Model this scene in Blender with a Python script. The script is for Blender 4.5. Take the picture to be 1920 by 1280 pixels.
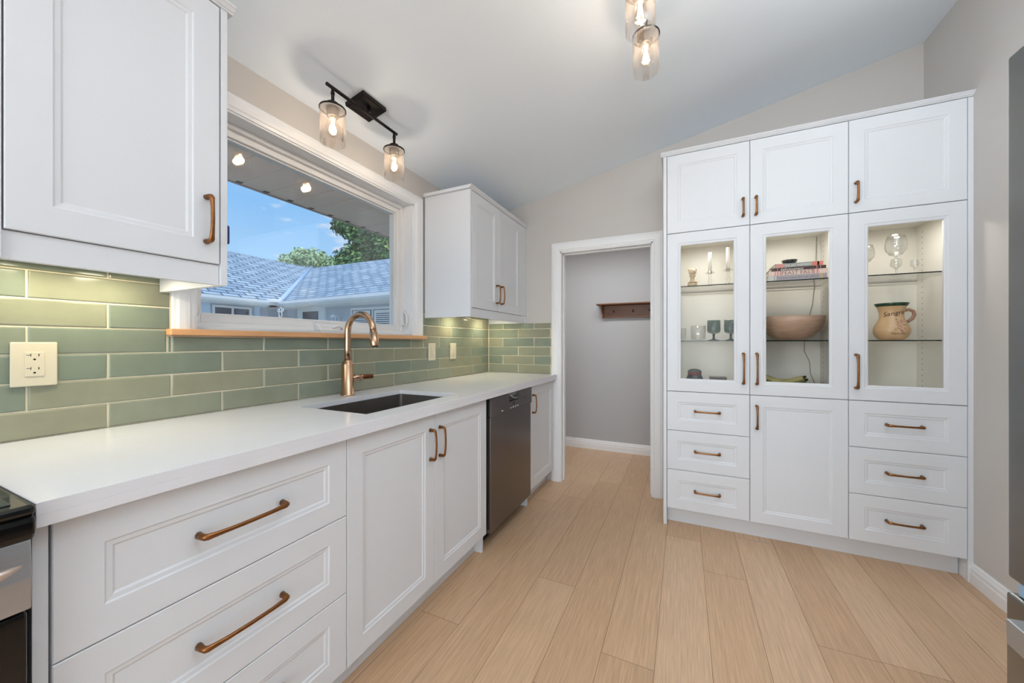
import bpy, bmesh, math, random
from mathutils import Vector, Matrix
R_ = random.Random(7)
for o in list(bpy.data.objects): bpy.data.objects.remove(o, do_unlink=True)
S = bpy.context.scene
COL = S.collection
PI = math.pi

def lin(r, g, b):
    f = lambda c: c/12.92 if c <= .04045 else ((c+.055)/1.055)**2.4
    return (f(r/255), f(g/255), f(b/255), 1)

# ------------------------------------------------------------------ camera
cam = bpy.data.cameras.new('camera'); camo = bpy.data.objects.new('camera', cam); COL.objects.link(camo)
camo.location = (1.6562, 0, 1.1814); camo.rotation_euler = (PI/2, 0, math.radians(25.0713))
cam.sensor_width = 36; cam.sensor_fit = 'HORIZONTAL'; cam.lens = 688.2056/1920*36
cam.shift_y = 2.96/1920; cam.clip_start = .02; cam.clip_end = 300
S.camera = camo
# ------------------------------------------------------------------ view and world
S.view_settings.view_transform = 'Standard'; S.view_settings.look = 'None'
S.view_settings.exposure = 0.03; S.view_settings.gamma = 1; S.view_settings.use_curve_mapping = False
S.cycles.use_denoising = True
S.cycles.max_bounces = 14; S.cycles.diffuse_bounces = 6; S.cycles.glossy_bounces = 6
S.cycles.transparent_max_bounces = 32; S.cycles.transmission_bounces = 8
S.cycles.sample_clamp_indirect = 6; S.cycles.caustics_reflective = False; S.cycles.caustics_refractive = False

W = bpy.data.worlds.new('sky'); S.world = W; W.use_nodes = True
nt = W.node_tree; nt.nodes.clear(); N = nt.nodes.new; L = nt.links.new
tc = N('ShaderNodeTexCoord'); sep = N('ShaderNodeSeparateXYZ'); L(tc.outputs['Generated'], sep.inputs[0])
rmp = N('ShaderNodeValToRGB'); L(sep.outputs[2], rmp.inputs[0])
rmp.color_ramp.elements[0].position = 0.0; rmp.color_ramp.elements[0].color = lin(196, 224, 246)
rmp.color_ramp.elements[1].position = 0.55; rmp.color_ramp.elements[1].color = lin(92, 160, 228)
e = rmp.color_ramp.elements.new(.14); e.color = lin(176, 215, 247)
e = rmp.color_ramp.elements.new(.30); e.color = lin(140, 195, 245)
mp = N('ShaderNodeMapping'); mp.inputs['Scale'].default_value = (1, 1, 2.6); L(tc.outputs['Generated'], mp.inputs[0])
nz = N('ShaderNodeTexNoise'); nz.inputs['Scale'].default_value = 10; nz.inputs['Detail'].default_value = 6; nz.inputs['Roughness'].default_value = .55
L(mp.outputs[0], nz.inputs['Vector'])
cr = N('ShaderNodeValToRGB'); cr.color_ramp.elements[0].position = .55; cr.color_ramp.elements[1].position = .68
L(nz.outputs[0], cr.inputs[0])
mx = N('ShaderNodeMixRGB'); L(cr.outputs[0], mx.inputs[0]); L(rmp.outputs[0], mx.inputs[1]); mx.inputs[2].default_value = lin(226, 232, 244)
bg = N('ShaderNodeBackground'); bg.inputs['Strength'].default_value = 1.12; L(mx.outputs[0], bg.inputs['Color'])
wo = N('ShaderNodeOutputWorld'); L(bg.outputs[0], wo.inputs[0])

def light(name, kind, loc, energy, color=(1, 1, 1), size=None, size_y=None, direction=None, radius=None, angle=None, spread=None):
    d = bpy.data.lights.new(name, kind); d.energy = energy; d.color = color
    if kind == 'AREA':
        d.shape = 'RECTANGLE'; d.size = size; d.size_y = size_y or size
        if spread: d.spread = spread
    if radius is not None: d.shadow_soft_size = radius
    if angle is not None: d.angle = angle
    o = bpy.data.objects.new(name, d); COL.objects.link(o); o.location = loc
    if direction is not None: o.rotation_euler = Vector(direction).to_track_quat('-Z', 'Y').to_euler()
    return o
# sun over the house, stand-in area lights for daylight from unseen openings behind camera
light('sun', 'SUN', (0, 0, 20), 2.6, (1, .97, .92), direction=(-.55, .45, -.75), angle=.009)
DAY = (.90, .965, 1)
light('patio_daylight', 'AREA', (2.2, -4.12, 1.25), 118, DAY, 3.6, 2.2, (0, 1, .0))
light('dining_daylight', 'AREA', (5.62, -1.7, 1.3), 5, DAY, 3.2, 1.9, (-1, 0, 0))
light('side_fill', 'AREA', (-.22, -2.0, 1.35), 135, DAY, 2.0, 1.7, (1, .35, 0))  # fill light added at an unseen left-wall window to brighten the right side
# unseen upward fill light added to brighten the ceiling
light('ceiling_fill', 'AREA', (2.35, .6, 1.95), 30, DAY, 1.0, 1.0, (0, 0, 1), spread=math.radians(125))

# ------------------------------------------------------------------ materials
MATS = {}
def mat(name, col=(.8, .8, .8, 1), rough=.5, metal=0, noise=0, nscale=6, bump=0, bscale=40, stretch=None, coat=0, spec=None, emis=None, estr=0, rvar=0):
    if name in MATS: return MATS[name]
    m = bpy.data.materials.new(name); m.use_nodes = True; MATS[name] = m
    t = m.node_tree; n = t.nodes; p = n['Principled BSDF']
    p.inputs['Roughness'].default_value = rough; p.inputs['Metallic'].default_value = metal
    p.inputs['Base Color'].default_value = col
    if coat: p.inputs['Coat Weight'].default_value = coat; p.inputs['Coat Roughness'].default_value = .08
    if spec is not None: p.inputs['Specular IOR Level'].default_value = spec
    if emis: p.inputs['Emission Color'].default_value = emis; p.inputs['Emission Strength'].default_value = estr
    tc = n.new('ShaderNodeTexCoord'); mp = n.new('ShaderNodeMapping'); t.links.new(tc.outputs['Object'], mp.inputs[0])
    if stretch: mp.inputs['Scale'].default_value = stretch
    nz = n.new('ShaderNodeTexNoise'); nz.inputs['Scale'].default_value = nscale; nz.inputs['Detail'].default_value = 4
    t.links.new(mp.outputs[0], nz.inputs['Vector'])
    mr = n.new('ShaderNodeMapRange'); t.links.new(nz.outputs[0], mr.inputs[0])
    mr.inputs[1].default_value = .3; mr.inputs[2].default_value = .7
    mr.inputs[3].default_value = 1-noise; mr.inputs[4].default_value = 1+noise
    mc = n.new('ShaderNodeMixRGB'); mc.blend_type = 'MULTIPLY'; mc.inputs[0].default_value = 1; mc.inputs[1].default_value = col
    t.links.new(mr.outputs[0], mc.inputs[2]); t.links.new(mc.outputs[0], p.inputs['Base Color'])
    if rvar:
        m2 = n.new('ShaderNodeMapRange'); t.links.new(nz.outputs[0], m2.inputs[0]); m2.inputs[3].default_value = rough-rvar; m2.inputs[4].default_value = rough+rvar
        t.links.new(m2.outputs[0], p.inputs['Roughness'])
    if bump:
        b = n.new('ShaderNodeBump'); b.inputs['Strength'].default_value = bump; b.inputs['Distance'].default_value = .01
        n2 = n.new('ShaderNodeTexNoise'); n2.inputs['Scale'].default_value = bscale; t.links.new(mp.outputs[0], n2.inputs['Vector'])
        t.links.new(n2.outputs[0], b.inputs['Height']); t.links.new(b.outputs[0], p.inputs['Normal'])
    return m
def glass(name, tint, ior=1.45, rough=.0, boost=1.0):
    """clear sheet or vessel glass: tinted see-through with a fresnel reflection"""
    if name in MATS: return MATS[name]
    m = bpy.data.materials.new(name); m.use_nodes = True; MATS[name] = m
    t = m.node_tree; n = t.nodes; n.clear()
    o = n.new('ShaderNodeOutputMaterial'); mx = n.new('ShaderNodeMixShader'); tr = n.new('ShaderNodeBsdfTransparent'); gl = n.new('ShaderNodeBsdfGlossy')
    lw = n.new('ShaderNodeLayerWeight'); lw.inputs[0].default_value = .5; tr.inputs[0].default_value = tint; gl.inputs['Roughness'].default_value = rough
    pw_ = n.new('ShaderNodeMath'); pw_.operation = 'POWER'; pw_.inputs[1].default_value = 4.2; t.links.new(lw.outputs['Facing'], pw_.inputs[0])
    f0 = ((ior-1)/(ior+1))**2*boost
    mr = n.new('ShaderNodeMapRange'); mr.inputs[3].default_value = f0; mr.inputs[4].default_value = .9; t.links.new(pw_.outputs[0], mr.inputs[0]); t.links.new(mr.outputs[0], mx.inputs[0])
    t.links.new(tr.outputs[0], mx.inputs[1]); t.links.new(gl.outputs[0], mx.inputs[2]); t.links.new(mx.outputs[0], o.inputs[0])
    return m
def tinted(name, c1, c2, c3, rough, attr='tint', stretch=(1, 1, 1), gs=30, grain=.08, bump=.0, bscale=10, dist=.004, coat=0):
    """material whose pieces (planks, tiles, leaves) each carry a random value in the face attribute 'tint'"""
    if name in MATS: return MATS[name]
    m = bpy.data.materials.new(name); m.use_nodes = True; MATS[name] = m
    t = m.node_tree; n = t.nodes; p = n['Principled BSDF']; p.inputs['Roughness'].default_value = rough
    if coat: p.inputs['Coat Weight'].default_value = coat
    at = n.new('ShaderNodeAttribute'); at.attribute_name = attr
    r = n.new('ShaderNodeValToRGB'); r.color_ramp.elements[0].color = c1; r.color_ramp.elements[1].color = c3
    e = r.color_ramp.elements.new(.5); e.color = c2; t.links.new(at.outputs['Fac'], r.inputs[0])
    tc = n.new('ShaderNodeTexCoord'); mp = n.new('ShaderNodeMapping'); mp.inputs['Scale'].default_value = stretch; t.links.new(tc.outputs['Object'], mp.inputs[0])
    ad = n.new('ShaderNodeVectorMath'); ad.operation = 'ADD'; t.links.new(mp.outputs[0], ad.inputs[0])
    sc = n.new('ShaderNodeVectorMath'); sc.operation = 'SCALE'; sc.inputs['Scale'].default_value = 37; t.links.new(at.outputs['Color'], sc.inputs[0]); t.links.new(sc.outputs[0], ad.inputs[1])
    nz = n.new('ShaderNodeTexNoise'); nz.inputs['Scale'].default_value = gs; nz.inputs['Detail'].default_value = 6; nz.inputs['Roughness'].default_value = .6; t.links.new(ad.outputs[0], nz.inputs['Vector'])
    mr = n.new('ShaderNodeMapRange'); t.links.new(nz.outputs[0], mr.inputs[0]); mr.inputs[1].default_value = .3; mr.inputs[2].default_value = .7; mr.inputs[3].default_value = 1-grain; mr.inputs[4].default_value = 1+grain
    mc = n.new('ShaderNodeMixRGB'); mc.blend_type = 'MULTIPLY'; mc.inputs[0].default_value = 1; t.links.new(r.outputs[0], mc.inputs[1]); t.links.new(mr.outputs[0], mc.inputs[2]); t.links.new(mc.outputs[0], p.inputs['Base Color'])
    if bump:
        b = n.new('ShaderNodeBump'); b.inputs['Strength'].default_value = bump; b.inputs['Distance'].default_value = dist
        n2 = n.new('ShaderNodeTexNoise'); n2.inputs['Scale'].default_value = bscale; t.links.new(ad.outputs[0], n2.inputs['Vector'])
        t.links.new(n2.outputs[0], b.inputs['Height']); t.links.new(b.outputs[0], p.inputs['Normal'])
    return m

WHITE = mat('cabinet_white', lin(222, 224, 228), .38, bump=.02, bscale=120, spec=.35)
INNER = mat('cabinet_interior', lin(224, 221, 213), .5, noise=.01)
TRIM = mat('trim_white', lin(236, 236, 237), .35)
VINYL = mat('window_vinyl', lin(232, 231, 230), .3)
CEIL = mat('ceiling_paint', lin(238, 246, 254), .9, bump=.03, bscale=200, spec=.1)
WALL = mat('greige_paint', lin(203, 198, 193), .8, bump=.03, bscale=150, spec=.15, noise=.01, nscale=3)
HALL = mat('hall_grey_paint', lin(184, 184, 185), .8, bump=.03, bscale=150, spec=.15)
QUARTZ = mat('quartz', lin(228, 228, 232), .16, noise=.012, nscale=9)
BRONZE = mat('bronze_pull', lin(146, 98, 60), .34, 1, noise=.18, nscale=25)
FAUCETM = mat('brushed_rose_bronze', lin(192, 158, 130), .24, 1, noise=.05, nscale=60, stretch=(1, 1, .05))
FAUCETD = mat('dark_bronze_lever', lin(110, 64, 38), .35, .9, noise=.1)
BLACKM = mat('oil_rubbed_black', lin(34, 27, 24), .38, .6, noise=.15)
SINKM = mat('dark_steel', lin(150, 145, 142), .36, 1, noise=.06, nscale=50, stretch=(1, .05, 1))
DWM = mat('black_stainless', lin(132, 128, 128), .27, 1, noise=.04, nscale=80, stretch=(1, 12, .2))
DWSIDE = mat('appliance_side_steel', lin(150, 142, 136), .35, .8)
STEEL = mat('stainless', lin(176, 177, 180), .34, .75, noise=.03, nscale=60, stretch=(.2, .2, 8))
FRIDGEM = mat('fridge_stainless', lin(150, 152, 152), .26, 1, noise=.05, nscale=10, stretch=(.2, .2, 1))
BLACKG = mat('black_gloss', lin(14, 14, 15), .06)
BLACKP = mat('black_plastic', lin(20, 20, 22), .35)
IVORY = mat('ivory_plastic', lin(208, 199, 176), .35)
SLOT = mat('slot_dark', lin(26, 22, 18), .6)
GROUT = mat('cream_grout', lin(226, 214, 188), .85, bump=.1, bscale=300, noise=.03, nscale=40)
TILE = tinted('sage_tile', lin(122, 132, 118), lin(132, 139, 122), lin(146, 144, 121), .16, stretch=(1, 1, 1), gs=9, grain=.07, bump=.35, bscale=9, dist=.006)
OAKSILL = mat('oak_sill', lin(214, 160, 112), .45, noise=.1, nscale=30, stretch=(1, .15, 1))
PLANK = tinted('oak_plank', lin(196, 160, 126), lin(202, 167, 133), lin(209, 175, 142), .38, stretch=(20, .7, 1), gs=9, grain=.17, bump=.05, bscale=40, dist=.002)
SUBF = mat('plank_gap', lin(96, 66, 46), .8)
PANE = glass('window_pane', (.985, .993, 1, 1), 1.5)
CABGLASS = glass('cabinet_pane', (.985, .985, .98, 1), 1.2)
SHELFG = glass('glass_shelf', (.985, .99, .985, 1), 1.45, boost=.5)
SHELFEDGE = mat('glass_shelf_edge', lin(18, 34, 27), .15)
CLEARG = glass('clear_glassware', (.955, .957, .952, 1), 1.5, boost=2.2)
SMOKEG = glass('smoked_glassware', (.56, .62, .60, 1), 1.5, boost=1.4)
AMBERG = glass('champagne_glass', (.985, .955, .925, 1), 1.45, boost=1.2)
def warm_coat(m):
    """a faint translucent coating on the shade glass that catches the light of the bulb inside"""
    t = m.node_tree; n = t.nodes; out = next(x for x in n if x.type == 'OUTPUT_MATERIAL'); src = out.inputs[0].links[0].from_socket
    tl = n.new('ShaderNodeBsdfTranslucent'); tl.inputs[0].default_value = (1, .86, .74, 1); mx = n.new('ShaderNodeMixShader'); mx.inputs[0].default_value = .03
    t.links.new(src, mx.inputs[1]); t.links.new(tl.outputs[0], mx.inputs[2]); t.links.new(mx.outputs[0], out.inputs[0])
warm_coat(AMBERG)
BULBG = glass('bulb_glass', (1, .97, .93, 1), 1.45, boost=1.5)
FILAM = mat('filament', (1, .8, .5, 1), .5, emis=(1, .78, .48, 1), estr=55)
LEDM = mat('led_lens', (1, .95, .85, 1), .5, emis=(1, .93, .8, 1), estr=5)

# ------------------------------------------------------------------ mesh builder
class MB:
    def __init__(s): s.v = []; s.f = []; s.m = []; s.s = []; s.t = []; s.uv = {}
    def add(s, vs, fs, m=0, smooth=False, tint=0.5):
        b = len(s.v); s.v += [tuple(v) for v in vs]
        for f in fs: s.f.append(tuple(b+i for i in f)); s.m.append(m); s.s.append(smooth); s.t.append(tint)
        return s
    def box(s, x0, x1, y0, y1, z0, z1, m=0, tint=.5):
        vs = [(x, y, z) for z in (z0, z1) for y in (y0, y1) for x in (x0, x1)]
        return s.add(vs, [(0, 2, 3, 1), (4, 5, 7, 6), (0, 1, 5, 4), (2, 6, 7, 3), (0, 4, 6, 2), (1, 3, 7, 5)], m, False, tint)
    def prism(s, poly, axis, a, b, m=0):
        """poly: list of 2D points; axis: extrusion axis index"""
        def P(p, t):
            q = list(p); q.insert(axis, t); return tuple(q)
        n = len(poly); vs = [P(p, a) for p in poly]+[P(p, b) for p in poly]
        fs = [tuple(range(n))[::-1], tuple(range(n, 2*n))]+[(i, (i+1) % n, n+(i+1) % n, n+i) for i in range(n)]
        return s.add(vs, fs, m)
    def lathe(s, prof, c, n=32, m=0, cap0=True, cap1=True, smooth=True, axis='z', rot=None):
        vs = []
        for r, h in prof:
            for k in range(n):
                a = 2*PI*k/n; p = Vector((r*math.cos(a), r*math.sin(a), h))
                if axis == 'x': p = Vector((p.z, p.x, p.y))
                if axis == 'y': p = Vector((p.x, p.z, p.y))
                if rot is not None: p = rot @ p
                vs.append(Vector(c)+p)
        fs = []
        for i in range(len(prof)-1):
            for k in range(n): fs.append((i*n+k, i*n+(k+1) % n, (i+1)*n+(k+1) % n, (i+1)*n+k))
        s.add(vs, fs, m, smooth)
        b = len(s.v)-len(vs)
        if cap0: s.f.append(tuple(b+k for k in range(n))[::-1]); s.m.append(m); s.s.append(False); s.t.append(.5)
        if cap1: s.f.append(tuple(b+(len(prof)-1)*n+k for k in range(n))); s.m.append(m); s.s.append(False); s.t.append(.5)
        return s
    def tube(s, pts, rad, n=12, m=0, ell=None, up=None, smooth=True):
        """swept tube, rad scalar or list; ell=(a,b) list scales the two cross axes; up fixes the frame"""
        pts = [Vector(p) for p in pts]; k = len(pts)
        rads = rad if isinstance(rad, (list, tuple)) else [rad]*k
        vs = []; u = None
        for i, p in enumerate(pts):
            t = (pts[min(i+1, k-1)]-pts[max(i-1, 0)]).normalized()
            if up is not None: u = Vector(up)
            elif u is None: u = Vector((0, 0, 1)) if abs(t.z) < .9 else Vector((1, 0, 0))
            a = u.cross(t).normalized(); b = t.cross(a).normalized(); u = b
            e = ell[i] if ell else (1, 1)
            for j in range(n):
                th = 2*PI*j/n+PI/n; vs.append(p+a*rads[i]*e[0]*math.cos(th)+b*rads[i]*e[1]*math.sin(th))
        fs = [(i*n+j, i*n+(j+1) % n, (i+1)*n+(j+1) % n, (i+1)*n+j) for i in range(k-1) for j in range(n)]
        fs += [tuple(range(n))[::-1], tuple((k-1)*n+j for j in range(n))]
        return s.add(vs, fs, m, smooth)
    def sphere(s, c, r, n=16, sc=(1, 1, 1), m=0):
        prof = [(max(1e-4, r*math.sin(PI*i/(n//2))), -r*math.cos(PI*i/(n//2))) for i in range(n//2+1)]
        b = len(s.v); s.lathe(prof, (0, 0, 0), n, m, False, False)
        for i in range(b, len(s.v)):
            v = s.v[i]; s.v[i] = (c[0]+v[0]*sc[0], c[1]+v[1]*sc[1], c[2]+v[2]*sc[2])
        return s
    def front(s, o, u, n, w, h, t=.02, glass=False, inset=.066, m=0, plain=False):
        """framed door or drawer front: o = lower corner on the front plane, u = width direction, n = outward normal"""
        o = Vector(o); u = Vector(u); n = Vector(n); z = Vector((0, 0, 1)); g = .0014
        lp = [(g, -t), (g, -.0016), (g+.0016, 0)]
        if not plain:
            lp += [(inset, 0), (inset+.0035, -.0028), (inset+.012, -.0036), (inset+.0165, -.0066)]
            if glass: lp += [(inset+.016, -t)]
        vs = []
        for i, d in lp:
            for a, b in ((i, i), (w-i, i), (w-i, h-i), (i, h-i)): vs.append(o+u*a+z*b+n*d)
        k = len(lp); fs = [(q*4+j, q*4+(j+1) % 4, q*4+4+(j+1) % 4, q*4+4+j) for q in range(k-1) for j in range(4)]
        if glass: fs += [((k-1)*4+j, (k-1)*4+(j+1) % 4, (j+1) % 4, j) for j in range(4)]
        else: fs += [(3, 2, 1, 0), tuple((k-1)*4+j for j in range(4))]
        return s.add(vs, fs, m)
    def build(s, name, mats, parent=None, bevel=0, loc=None, seg=2):
        me = bpy.data.meshes.new(name)
        off = Vector(WL.get(parent.name, (0, 0, 0))) if parent else Vector(loc or (0, 0, 0))
        me.from_pydata([tuple(Vector(v)-off) for v in s.v], [], s.f)
        for x in (mats if isinstance(mats, (list, tuple)) else [mats]): me.materials.append(x)
        for i, p in enumerate(me.polygons): p.material_index = s.m[i]; p.use_smooth = s.s[i]
        if len(set(s.t)) > 1:
            at = me.attributes.new('tint', 'FLOAT', 'FACE')
            for i in range(len(s.t)): at.data[i].value = s.t[i]
        if s.uv:
            ul = me.uv_layers.new(name='UVMap')
            for p in me.polygons:
                for li in p.loop_indices: ul.data[li].uv = s.uv.get(me.loops[li].vertex_index, (0, 0))
        bm = bmesh.new(); bm.from_mesh(me); bmesh.ops.recalc_face_normals(bm, faces=bm.faces); bm.to_mesh(me); bm.free()
        me.update()
        o = bpy.data.objects.new(name, me); COL.objects.link(o)
        if parent: o.parent = parent; WL[o.name] = off
        else: o.location = off; WL[o.name] = off
        if bevel:
            b = o.modifiers.new('bevel', 'BEVEL'); b.width = bevel; b.segments = seg; b.limit_method = 'ANGLE'; b.angle_limit = math.radians(50)
        return o
WL = {}
def tag(o, label, cat, group=None, kind=None):
    o['label'] = label; o['category'] = cat
    if group: o['group'] = group
    if kind: o['kind'] = kind
    return o
def thing(name, loc, label, cat, group=None):
    o = bpy.data.objects.new(name, None); o.empty_display_size = .1; COL.objects.link(o); o.location = loc; WL[o.name] = Vector(loc)
    return tag(o, label, cat, group)
def struct(o, label=None):
    o['kind'] = 'structure'
    if label: o['label'] = label
    return o
def sroot(name, loc):
    o = bpy.data.objects.new(name, None); COL.objects.link(o); o.location = loc; WL[o.name] = Vector(loc); o['kind'] = 'structure'; return o
def text_mb(txt, size, mb, fn, m=0, ext=0):
    c = bpy.data.curves.new('t', 'FONT'); c.body = txt; c.size = size; c.align_x = 'CENTER'; c.resolution_u = 3
    o = bpy.data.objects.new('t', c); COL.objects.link(o); bpy.context.view_layer.update()
    me = bpy.data.meshes.new_from_object(o.evaluated_get(bpy.context.evaluated_depsgraph_get()))
    mb.add([fn(v.co.x, v.co.y) for v in me.vertices], [tuple(p.vertices) for p in me.polygons], m)
    bpy.data.objects.remove(o); bpy.data.curves.remove(c); bpy.data.meshes.remove(me)

def attach_light(l, parent):
    l.parent = parent; l.location = Vector(l.location)-WL[parent.name]

# ------------------------------------------------------------------ room shell
YE = 3.016      # face of the end wall
XR = 2.9496     # face of the right wall
CZ = lambda x: 2.335+.2146*min(x, 3.2)-.2146*max(0, x-3.2)
# floor: one mesh of planks
fb = MB(); fb.box(-.2, 5.7, -4.1, 4.2, -.06, -.0012, 1)
joints = {0: [1.30, 2.6], 1: [2.75, .62], 2: [1.74, 3.16], 3: [1.19, 3.05], 4: [1.415, 3.6], 5: [2.45, .55], 6: [2.148, .3], 7: [.7, 2.6], 8: [1.808, 3.2]}
pw = .19
for i in range(-5, 26):
    x0 = .80+(i-1)*pw; x1 = x0+pw
    a, b = max(-.19, x0), min(5.69, x1)
    if b <= a: continue
    js = sorted(set([-4.1, 4.19]+joints.get(i, [R_.uniform(-1, 1), R_.uniform(1.2, 3)])+[-1.1-R_.random()*.8, -2.9-R_.random()*.5]))
    if i == 2: js = sorted(js+[3.9])
    for j in range(len(js)-1):
        g = .0007; fb.add([(a+g, js[j]+g, 0), (b-g, js[j]+g, 0), (b-g, js[j+1]-g, 0), (a+g, js[j+1]-g, 0)], [(0, 1, 2, 3)], 0, False, R_.random())
struct(fb.build('floor', [PLANK, SUBF]))
# ceiling, sloping up from the window wall to a ridge
cb = MB()
cb.prism([(-.2, CZ(0)-.2*.2146), (3.2, CZ(3.2)), (5.7, CZ(5.7)), (5.7, CZ(5.7)+.1), (3.2, CZ(3.2)+.1), (-.2, CZ(0)+.1)], 1, -4.2, YE+.12)
struct(cb.build('ceiling', CEIL))
# window wall
y0, y1, z0, z1 = .735, 1.965, 1.232, 2.12
w = MB(); T = -.2
w.box(T, 0, -4.2, -3.0, 0, 2.34); w.box(T, 0, -1.0, y0, 0, 2.34); w.box(T, 0, -3.0, -1.0, 0, .5); w.box(T, 0, -3.0, -1.0, 2.2, 2.34); w.box(T, 0, y1, YE+.12, 0, 2.34); w.box(T, 0, y0, y1, 0, z0); w.box(T, 0, y0, y1, z1, 2.34)
struct(w.build('wall_left', WALL))
# end wall with doorway
dx0, dx1, dz = .695, 1.445, 1.964
w = MB()
def slopebox(mb, xa, xb, ya, yb, za):
    mb.prism([(xa, za), (xb, za), (xb, CZ(xb)+.01), (xa, CZ(xa)+.01)], 1, ya, yb)
slopebox(w, 0, dx0, YE, YE+.12, 0); slopebox(w, dx1, 3.2, YE, YE+.12, 0); slopebox(w, dx0, dx1, YE, YE+.12, dz)
struct(w.build('wall_end', WALL))
w = MB(); w.prism([(-.02+.12, 0), (YE, 0), (YE, CZ(XR)+.02), (-.02+.12, CZ(XR)+.02)], 0, XR, XR+.12)
struct(w.build('wall_right', WALL))
# rest of the open-plan room behind the camera
w = MB(); w.prism([(XR+.12, 0), (5.6, 0), (5.6, 2.5), (3.2, 3.02), (XR+.12, 3.0)], 1, .1, .22); struct(w.build('wall_dining_end', WALL))
w = MB(); w.box(5.5, 5.6, -4.2, -3.3, 0, 2.6); w.box(5.5, 5.6, -.1, .1, 0, 2.6); w.box(5.5, 5.6, -3.3, -.1, 0, .35); w.box(5.5, 5.6, -3.3, -.1, 2.25, 2.6); struct(w.build('wall_dining', WALL))
w = MB(); 
for xa, xb, za in ((-.2, .4, 0), (4.0, 5.6, 0)):
    w.prism([(xa, za), (xb, za), (xb, CZ(xb)+.02), (xa, CZ(xa)+.02)], 1, -4.1, -4.0)
w.prism([(.4, 2.3), (4.0, 2.3), (4.0, CZ(4)+.02), (3.2, CZ(3.2)+.02), (.4, CZ(.4)+.02)], 1, -4.1, -4.0)
struct(w.build('wall_back', WALL))
def glazed(name, axis, p, a0, a1, z0, z1, n):
    r = sroot(name, (p, a0, z0) if axis == 0 else (a0, p, z0))
    f = MB(); t = .05
    def bx(aa, ab, za, zb):
        if axis == 0: f.box(p-t/2, p+t/2, aa, ab, za, zb)
        else: f.box(aa, ab, p-t/2, p+t/2, za, zb)
    bx(a0, a1, z0, z0+.06); bx(a0, a1, z1-.06, z1)
    for k in range(n+1):
        c = a0+(a1-a0)*k/n; c = min(max(c, a0+.03), a1-.03); bx(c-.03, c+.03, z0+.06, z1-.06)
    f.build('window_frame', VINYL, r)
    g = MB()
    if axis == 0: g.box(p-.003, p+.003, a0+.05, a1-.05, z0+.05, z1-.05)
    else: g.box(a0+.05, a1-.05, p-.003, p+.003, z0+.05, z1-.05)
    g.build('pane', PANE, r)
glazed('window_2', 0, 5.55, -3.3, -.1, .35, 2.25, 3)
glazed('fill_window', 0, -.1, -3.0, -1.0, .5, 2.2, 2)  # unseen window added to carry the side fill light
glazed('door_2', 1, -4.05, .4, 4.0, 0.0, 2.3, 3)
# hall behind the doorway
w = MB(); w.box(-.2, 3.2, 4.1, 4.2, 0, 2.5); struct(w.build('wall_hall', HALL))
w = MB(); w.box(-.2, -.1, YE+.12, 4.1, 0, 2.5); w.box(2.6, 2.7, YE+.12, 4.1, 0, 2.5); struct(w.build('wall_hall_side', HALL))
w = MB(); w.box(-.2, 2.7, YE+.12, 4.2, 2.42, 2.5); struct(w.build('ceiling_hall', CEIL))
def baseboard(name, poly_axis, face, a, b, sgn, h=.098):
    # profile: stepped colonial board; face = wall plane coordinate, sgn = direction into the room
    pr = [(0, 0), (.016, 0), (.016, .052), (.0135, .058), (.0135, .074), (.009, .084), (.009, .09), (.004, h), (0, h)]
    m = MB()
    if poly_axis == 1: m.prism([(face+sgn*p, q) for p, q in pr], 1, a, b)     # runs along y
    else: m.prism([(face+sgn*p, q) for p, q in pr], 0, a, b)
    return struct(m.build(name, TRIM))
baseboard('baseboard_right', 1, XR, 1.16, 2.69, -1)
baseboard('baseboard_hall', 0, 4.1, -.1, 2.6, -1, .105)
b = MB()
pr = [(0, 0), (.016, 0), (.016, .052), (.0135, .058), (.0135, .074), (.009, .084), (.009, .09), (.004, .098), (0, .098)]
b.prism([(YE-p, q) for p, q in pr], 0, 1.521, 1.5345); struct(b.build('baseboard_end', TRIM))
# doorway lining and casings
d = sroot('door_1', (dx0, YE, 0))
j = MB(); j.box(dx0, dx0+.016, YE-.004, YE+.124, 0, dz-.0); j.box(dx1-.016, dx1, YE-.004, YE+.124, 0, dz); j.box(dx0, dx1, YE-.004, YE+.124, dz-.016, dz)
j.box(dx0+.016, dx0+.026, YE+.05, YE+.085, 0, dz-.016); j.box(dx1-.026, dx1-.016, YE+.05, YE+.085, 0, dz-.016); j.box(dx0+.016, dx1-.016, YE+.05, YE+.085, dz-.026, dz-.016)
j.build('door_jamb', TRIM, d, .0015)
cw = .075
def casing_profile(w):   # (across, thickness)
    return [(0, 0), (0, .011), (.012, .014), (.016, .0175), (.03, .019), (w-.02, .019), (w-.012, .016), (w-.004, .015), (w, .012), (w, 0)]
def miter_casing(mb, a0, a1, z0, z1, w, place, bottom=True):
    """casing running up, across and down an opening with mitred corners; place(a, z, depth) -> point"""
    pr = casing_profile(w); n = len(pr)
    path = [(a0, z0, -1, 0), (a0, z1, -1, 1), (a1, z1, 1, 1), (a1, z0, 1, 0)]
    vs = []
    for a, z, sa, sz in path:
        for q, t in pr: vs.append(place(a+sa*q, z+sz*q, t))
    fs = [(i*n+j, i*n+(j+1) % n, (i+1)*n+(j+1) % n, (i+1)*n+j) for i in range(3) for j in range(n)]+[tuple(range(n)), tuple(3*n+j for j in range(n))]
    mb.add(vs, fs)
c = MB(); miter_casing(c, dx0+.006, dx1-.006, 0, dz-.004, cw, lambda a, z, t: (a, YE-t, z)); c.build('door_casing', TRIM, d)
c = MB(); miter_casing(c, dx0+.006, dx1-.006, 0, dz-.004, cw, lambda a, z, t: (a, YE+.12+t, z)); c.build('door_casing', TRIM, d)

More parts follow.
